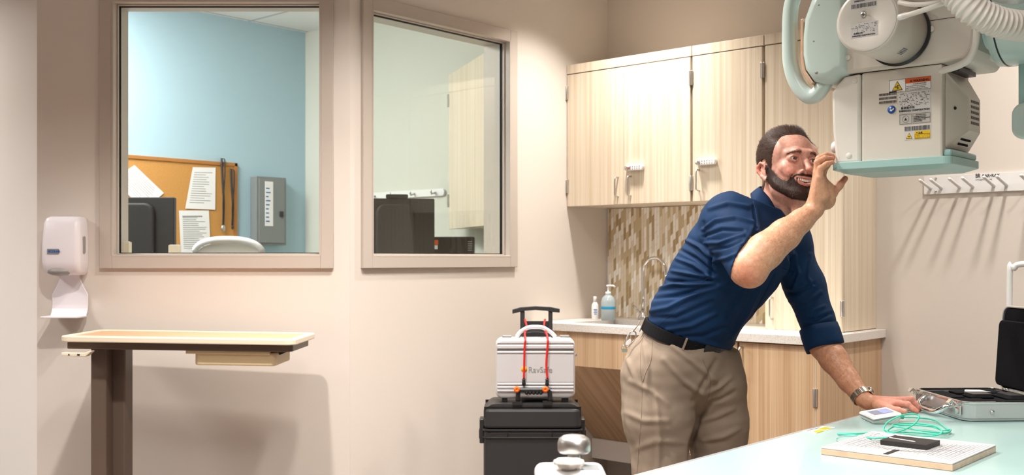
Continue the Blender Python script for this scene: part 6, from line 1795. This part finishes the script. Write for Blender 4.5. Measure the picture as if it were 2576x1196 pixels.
# rolled cuffs as tubes around the sleeve ends
def cuff(name, c, ax, r, L, yawref, thk_=.004):
    ax = np.array(ax) / np.linalg.norm(ax); u = np.cross(ax, yawref); u /= np.linalg.norm(u); w_ = np.cross(ax, u); mb = MMB(); vs = []; n = 40
    prof = [(r - .004, -L * .5), (r + thk_ * .6, -L * .5), (r + thk_, -L * .2), (r + thk_ * .9, L * .3), (r + thk_ * .5, L * .5), (r - .003, L * .5), (r - .008, L * .2)]
    for k in range(n):
        a = 2 * math.pi * k / n; rr_ = 1 + .018 * math.sin(3 * a + 1) + .012 * math.sin(7 * a)
        for R_, h_ in prof: vs.append(tuple(c + ax * (h_ + .003 * math.sin(2 * a)) + (u * math.cos(a) + w_ * math.sin(a)) * R_ * rr_))
    m_ = len(prof)
    fs = [(k * m_ + i, k * m_ + (i + 1) % m_, ((k + 1) % n) * m_ + (i + 1) % m_, ((k + 1) % n) * m_ + i) for k in range(n) for i in range(m_)]
    mb.add(vs, fs, True); return part(name, mb, 'shirt', shirt)
cuff('cuff', E2 - a2 * .026, a2, .0605, .072, (0, 1, 0))
# collar
def ribbon(name, inner, outer, m, parent, thk_=.003, n=10, bulge=.006):
    I = cr([tuple(p) for p in inner], n); O = cr([tuple(p) for p in outer], n); mb = MMB(); vs = []; rows = 5
    for a, b in zip(I, O):
        for j in range(rows):
            u = j / (rows - 1); vs.append(tuple(a.lerp(b, u) + Vector((0, -1, .3)).normalized() * bulge * math.sin(math.pi * u)))
    fs = [(i * rows + j, i * rows + j + 1, (i + 1) * rows + j + 1, (i + 1) * rows + j) for i in range(len(I) - 1) for j in range(rows - 1)]
    mb.add(vs, fs, True); o = part(name, mb, m, parent); md = o.modifiers.new('s', 'SOLIDIFY'); md.thickness = thk_; md.offset = 0; return o
ribbon('collar', [KM(1966, 560, 3.325), KM(1952, 528, 3.315), KM(1936, 500, 3.325), KM(1917, 478, 3.35), KM(1912, 470, 3.42), KM(1935, 474, 3.485), KM(1975, 498, 3.50), KM(1992, 530, 3.46), KM(1990, 562, 3.40)],
       [KM(1932, 580, 3.275), KM(1912, 562, 3.270), KM(1898, 530, 3.285), KM(1890, 500, 3.33), KM(1892, 486, 3.42), KM(1925, 492, 3.52), KM(1995, 525, 3.56), KM(2012, 560, 3.48), KM(1996, 600, 3.42)], 'shirt', shirt)
seam('placket_edge', [(1966, 575), (1960, 620), (1952, 680), (1925, 740), (1898, 785)], .0013, 'shirt_seam', bvS, shirt, .0003)
seam('pocket_hem', [(1952, 672), (1975, 678), (2000, 684)], .0014, 'shirt', bvS, shirt, .001)
seam('side_seam', [(1790, 690), (1735, 740), (1690, 790), (1655, 820)], .0007, 'shirt_seam', bvS, shirt, .0001)
seam('shoulder_seam', [(1893, 500), (1903, 540), (1905, 580), (1890, 600)], .0011, 'shirt_seam', bvS, shirt, .0001)
# belt loops and buckle
def bpt(px, py, lift=.006):
    d = Vector(((px - CX) / FPX, 1, -(py - HZ) / FPX)); return d
def arc_of(px):
    best = None
    for i in range(720):
        a = 2 * math.pi * i / 720; p = ringpt(a, BA + .008, BB + .008, -.007)
        nrm_ = wv * math.cos(a) / BA + nv * math.sin(a) / BB
        if nrm_[1] > 0: continue
        q_ = CX + p[0] / p[1] * FPX
        if best is None or abs(q_ - px) < best[0]: best = (abs(q_ - px), a)
    return best[1]
for px in (1609, 1722):
    a = arc_of(px); w_ = .022
    band('belt_loop', a - w_, a + w_, 3, -.034, .016, BA + .008, BB + .008, .003, 'khaki', trousers, .0006)
a = arc_of(1770); b_ = arc_of(1835)
band('buckle', min(a, b_), max(a, b_), 8, -.030, .015, BA + .0078, BB + .0078, .005, 'black_plastic', belt, .001)
for an in (anR, anL):
    m = MMB(); c = np.array([an[0] + .06, an[1] - .04]); dr = np.array([.85, -.53])
    secs = [(-.12, .030, .075), (-.08, .040, .085), (0, .043, .080), (.08, .050, .050), (.13, .040, .040), (.155, .015, .03)]
    vs = []; k_ = 12
    for s_, w_, h_ in secs:
        for k in range(k_):
            a = 2 * math.pi * k / k_; lat = w_ * math.cos(a); hh_ = max(0, h_ * .5 + h_ * .5 * math.sin(a) * 1.1)
            vs.append((c[0] + dr[0] * s_ - dr[1] * lat, c[1] + dr[1] * s_ + dr[0] * lat, hh_ + .001))
    fs = [(i * k_ + k, i * k_ + (k + 1) % k_, (i + 1) * k_ + (k + 1) % k_, (i + 1) * k_ + k) for i in range(5) for k in range(k_)] + [tuple(range(k_)), tuple(5 * k_ + k for k in range(k_))]
    m.add(vs, fs, True); part('shoe', m, 'shoe', man)
# wrist watch
axw = (W2_ - KM(2135, 958, 3.33)); axw /= np.linalg.norm(axw)
cw = W2_ - axw * .010; u_ = np.cross(axw, (0, 1, 0)); u_ /= np.linalg.norm(u_); v_ = np.cross(axw, u_)
m = MMB(); nL = 26
for k in range(nL):
    a0_, a1_ = 2 * math.pi * (k + .06) / nL, 2 * math.pi * (k + .94) / nL
    vs = []
    for a in (a0_, a1_):
        for R_ in (.0296, .0330):
            for h_ in (-.010, .010): vs.append(tuple(cw + axw * h_ + (u_ * math.cos(a) + v_ * math.sin(a) * .96) * R_))
    m.add(vs, [(0, 1, 3, 2), (4, 6, 7, 5), (0, 4, 5, 1), (2, 3, 7, 6), (0, 2, 6, 4), (1, 5, 7, 3)])
wt = part('wristwatch', m, 'watch_steel', man, bevel=.0006, label='silver link wristwatch')
dv = np.array([.75, .3, .60]); dv = dv - axw * (dv @ axw); dv /= np.linalg.norm(dv)
m = MMB(); m.lathe([(.0165, .029), (.0175, .031), (.0175, .036), (.0150, .0375)], tuple(cw), tuple(dv), 32); part('watch_case', m, 'watch_steel', wt)
# arm hair
def armhair(V, Q, T, lo_, hi_, ax, cnt, seed):
    N = vnormals(V, Q); a0v, a1v = np.array(lo_), np.array(hi_); t = (V - a0v) @ (a1v - a0v) / ((a1v - a0v) @ (a1v - a0v))
    ok = np.where((t > .05) & (t < .95))[0]; sel = RNG.choice(ok, min(cnt, len(ok)), replace=False)
    d = np.tile((a1v - a0v) / np.linalg.norm(a1v - a0v), (len(sel), 1)) + RNG.normal(0, .35, (len(sel), 3)); n = N[sel]
    d = d - n * np.sum(d * n, 1, keepdims=True) * .8 + n * .28; d /= np.linalg.norm(d, axis=1, keepdims=True)
    return strands('arm_hair', V[sel], n, d, RNG.uniform(.005, .011, len(sel)), .00013, np.array(s2l(120, 78, 48)), man)
armhair(AV, AQ, AT, KM(1900, 650, 3.09), KM(2040, 535, 3.17), None, 2200, 1)
armhair(BV, BQ, BT, KM(2080, 880, 3.42), KM(2160, 992, 3.28), None, 2600, 2)
# key clip hanging from the belt
pc = ringpt(arc_of(1603), BA + .016, BB + .016, -.02)
kc = thing('key_clip', 'silver carabiner key clip with a white tag hanging from the belt', 'key clip', c2w(*pc), AZ)
dD = pc[1] - .012
def kl(px, py, dd=0): p = K(px, py, dD + dd); return (p[0] - pc[0], p[1] - pc[1], p[2] - pc[2])
part('carabiner', MB().tube(cr([kl(1591, 834), kl(1599, 838), kl(1598, 852), kl(1588, 866), kl(1577, 874), kl(1572, 868), kl(1576, 852), kl(1584, 839)], 6, closed=True), .0021, 10, closed=True), 'chrome', kc)
part('spring_gate', MB().tube([kl(1588, 838, -.003), kl(1587, 848, -.003), kl(1580, 864, -.003)], .0017, 8), 'chrome', kc)
part('tag', MB().prism([(p[0], p[2]) for p in (kl(1585, 852), kl(1588, 856), kl(1586, 864), kl(1579, 870), kl(1574, 868), kl(1576, 860))], kl(1580, 860)[1] - .005, kl(1580, 860)[1] - .003, 'y'), 'paper', kc, bevel=.001)
rg = [(kl(1570, 876)[0] + .0085 * math.cos(a), kl(1570, 876)[1], kl(1570, 876)[2] + .0085 * math.sin(a)) for a in [2 * math.pi * k / 20 for k in range(20)]]
part('key_ring', MB().tube(rg, .0012, 8, closed=True), 'chrome', kc)
part('key', MB().rbox(kl(1564, 880)[0], kl(1578, 880)[0], kl(1570, 876)[1] - .002, kl(1570, 876)[1] + .000, kl(1564, 887)[2], kl(1564, 878)[2], .003, 3, 'y'), 'watch_steel', kc)
part('belt_strap', MB().tube([kl(1611, 806), kl(1604, 820), kl(1593, 834)], .004, 8, flat=.4), 'khaki', kc)
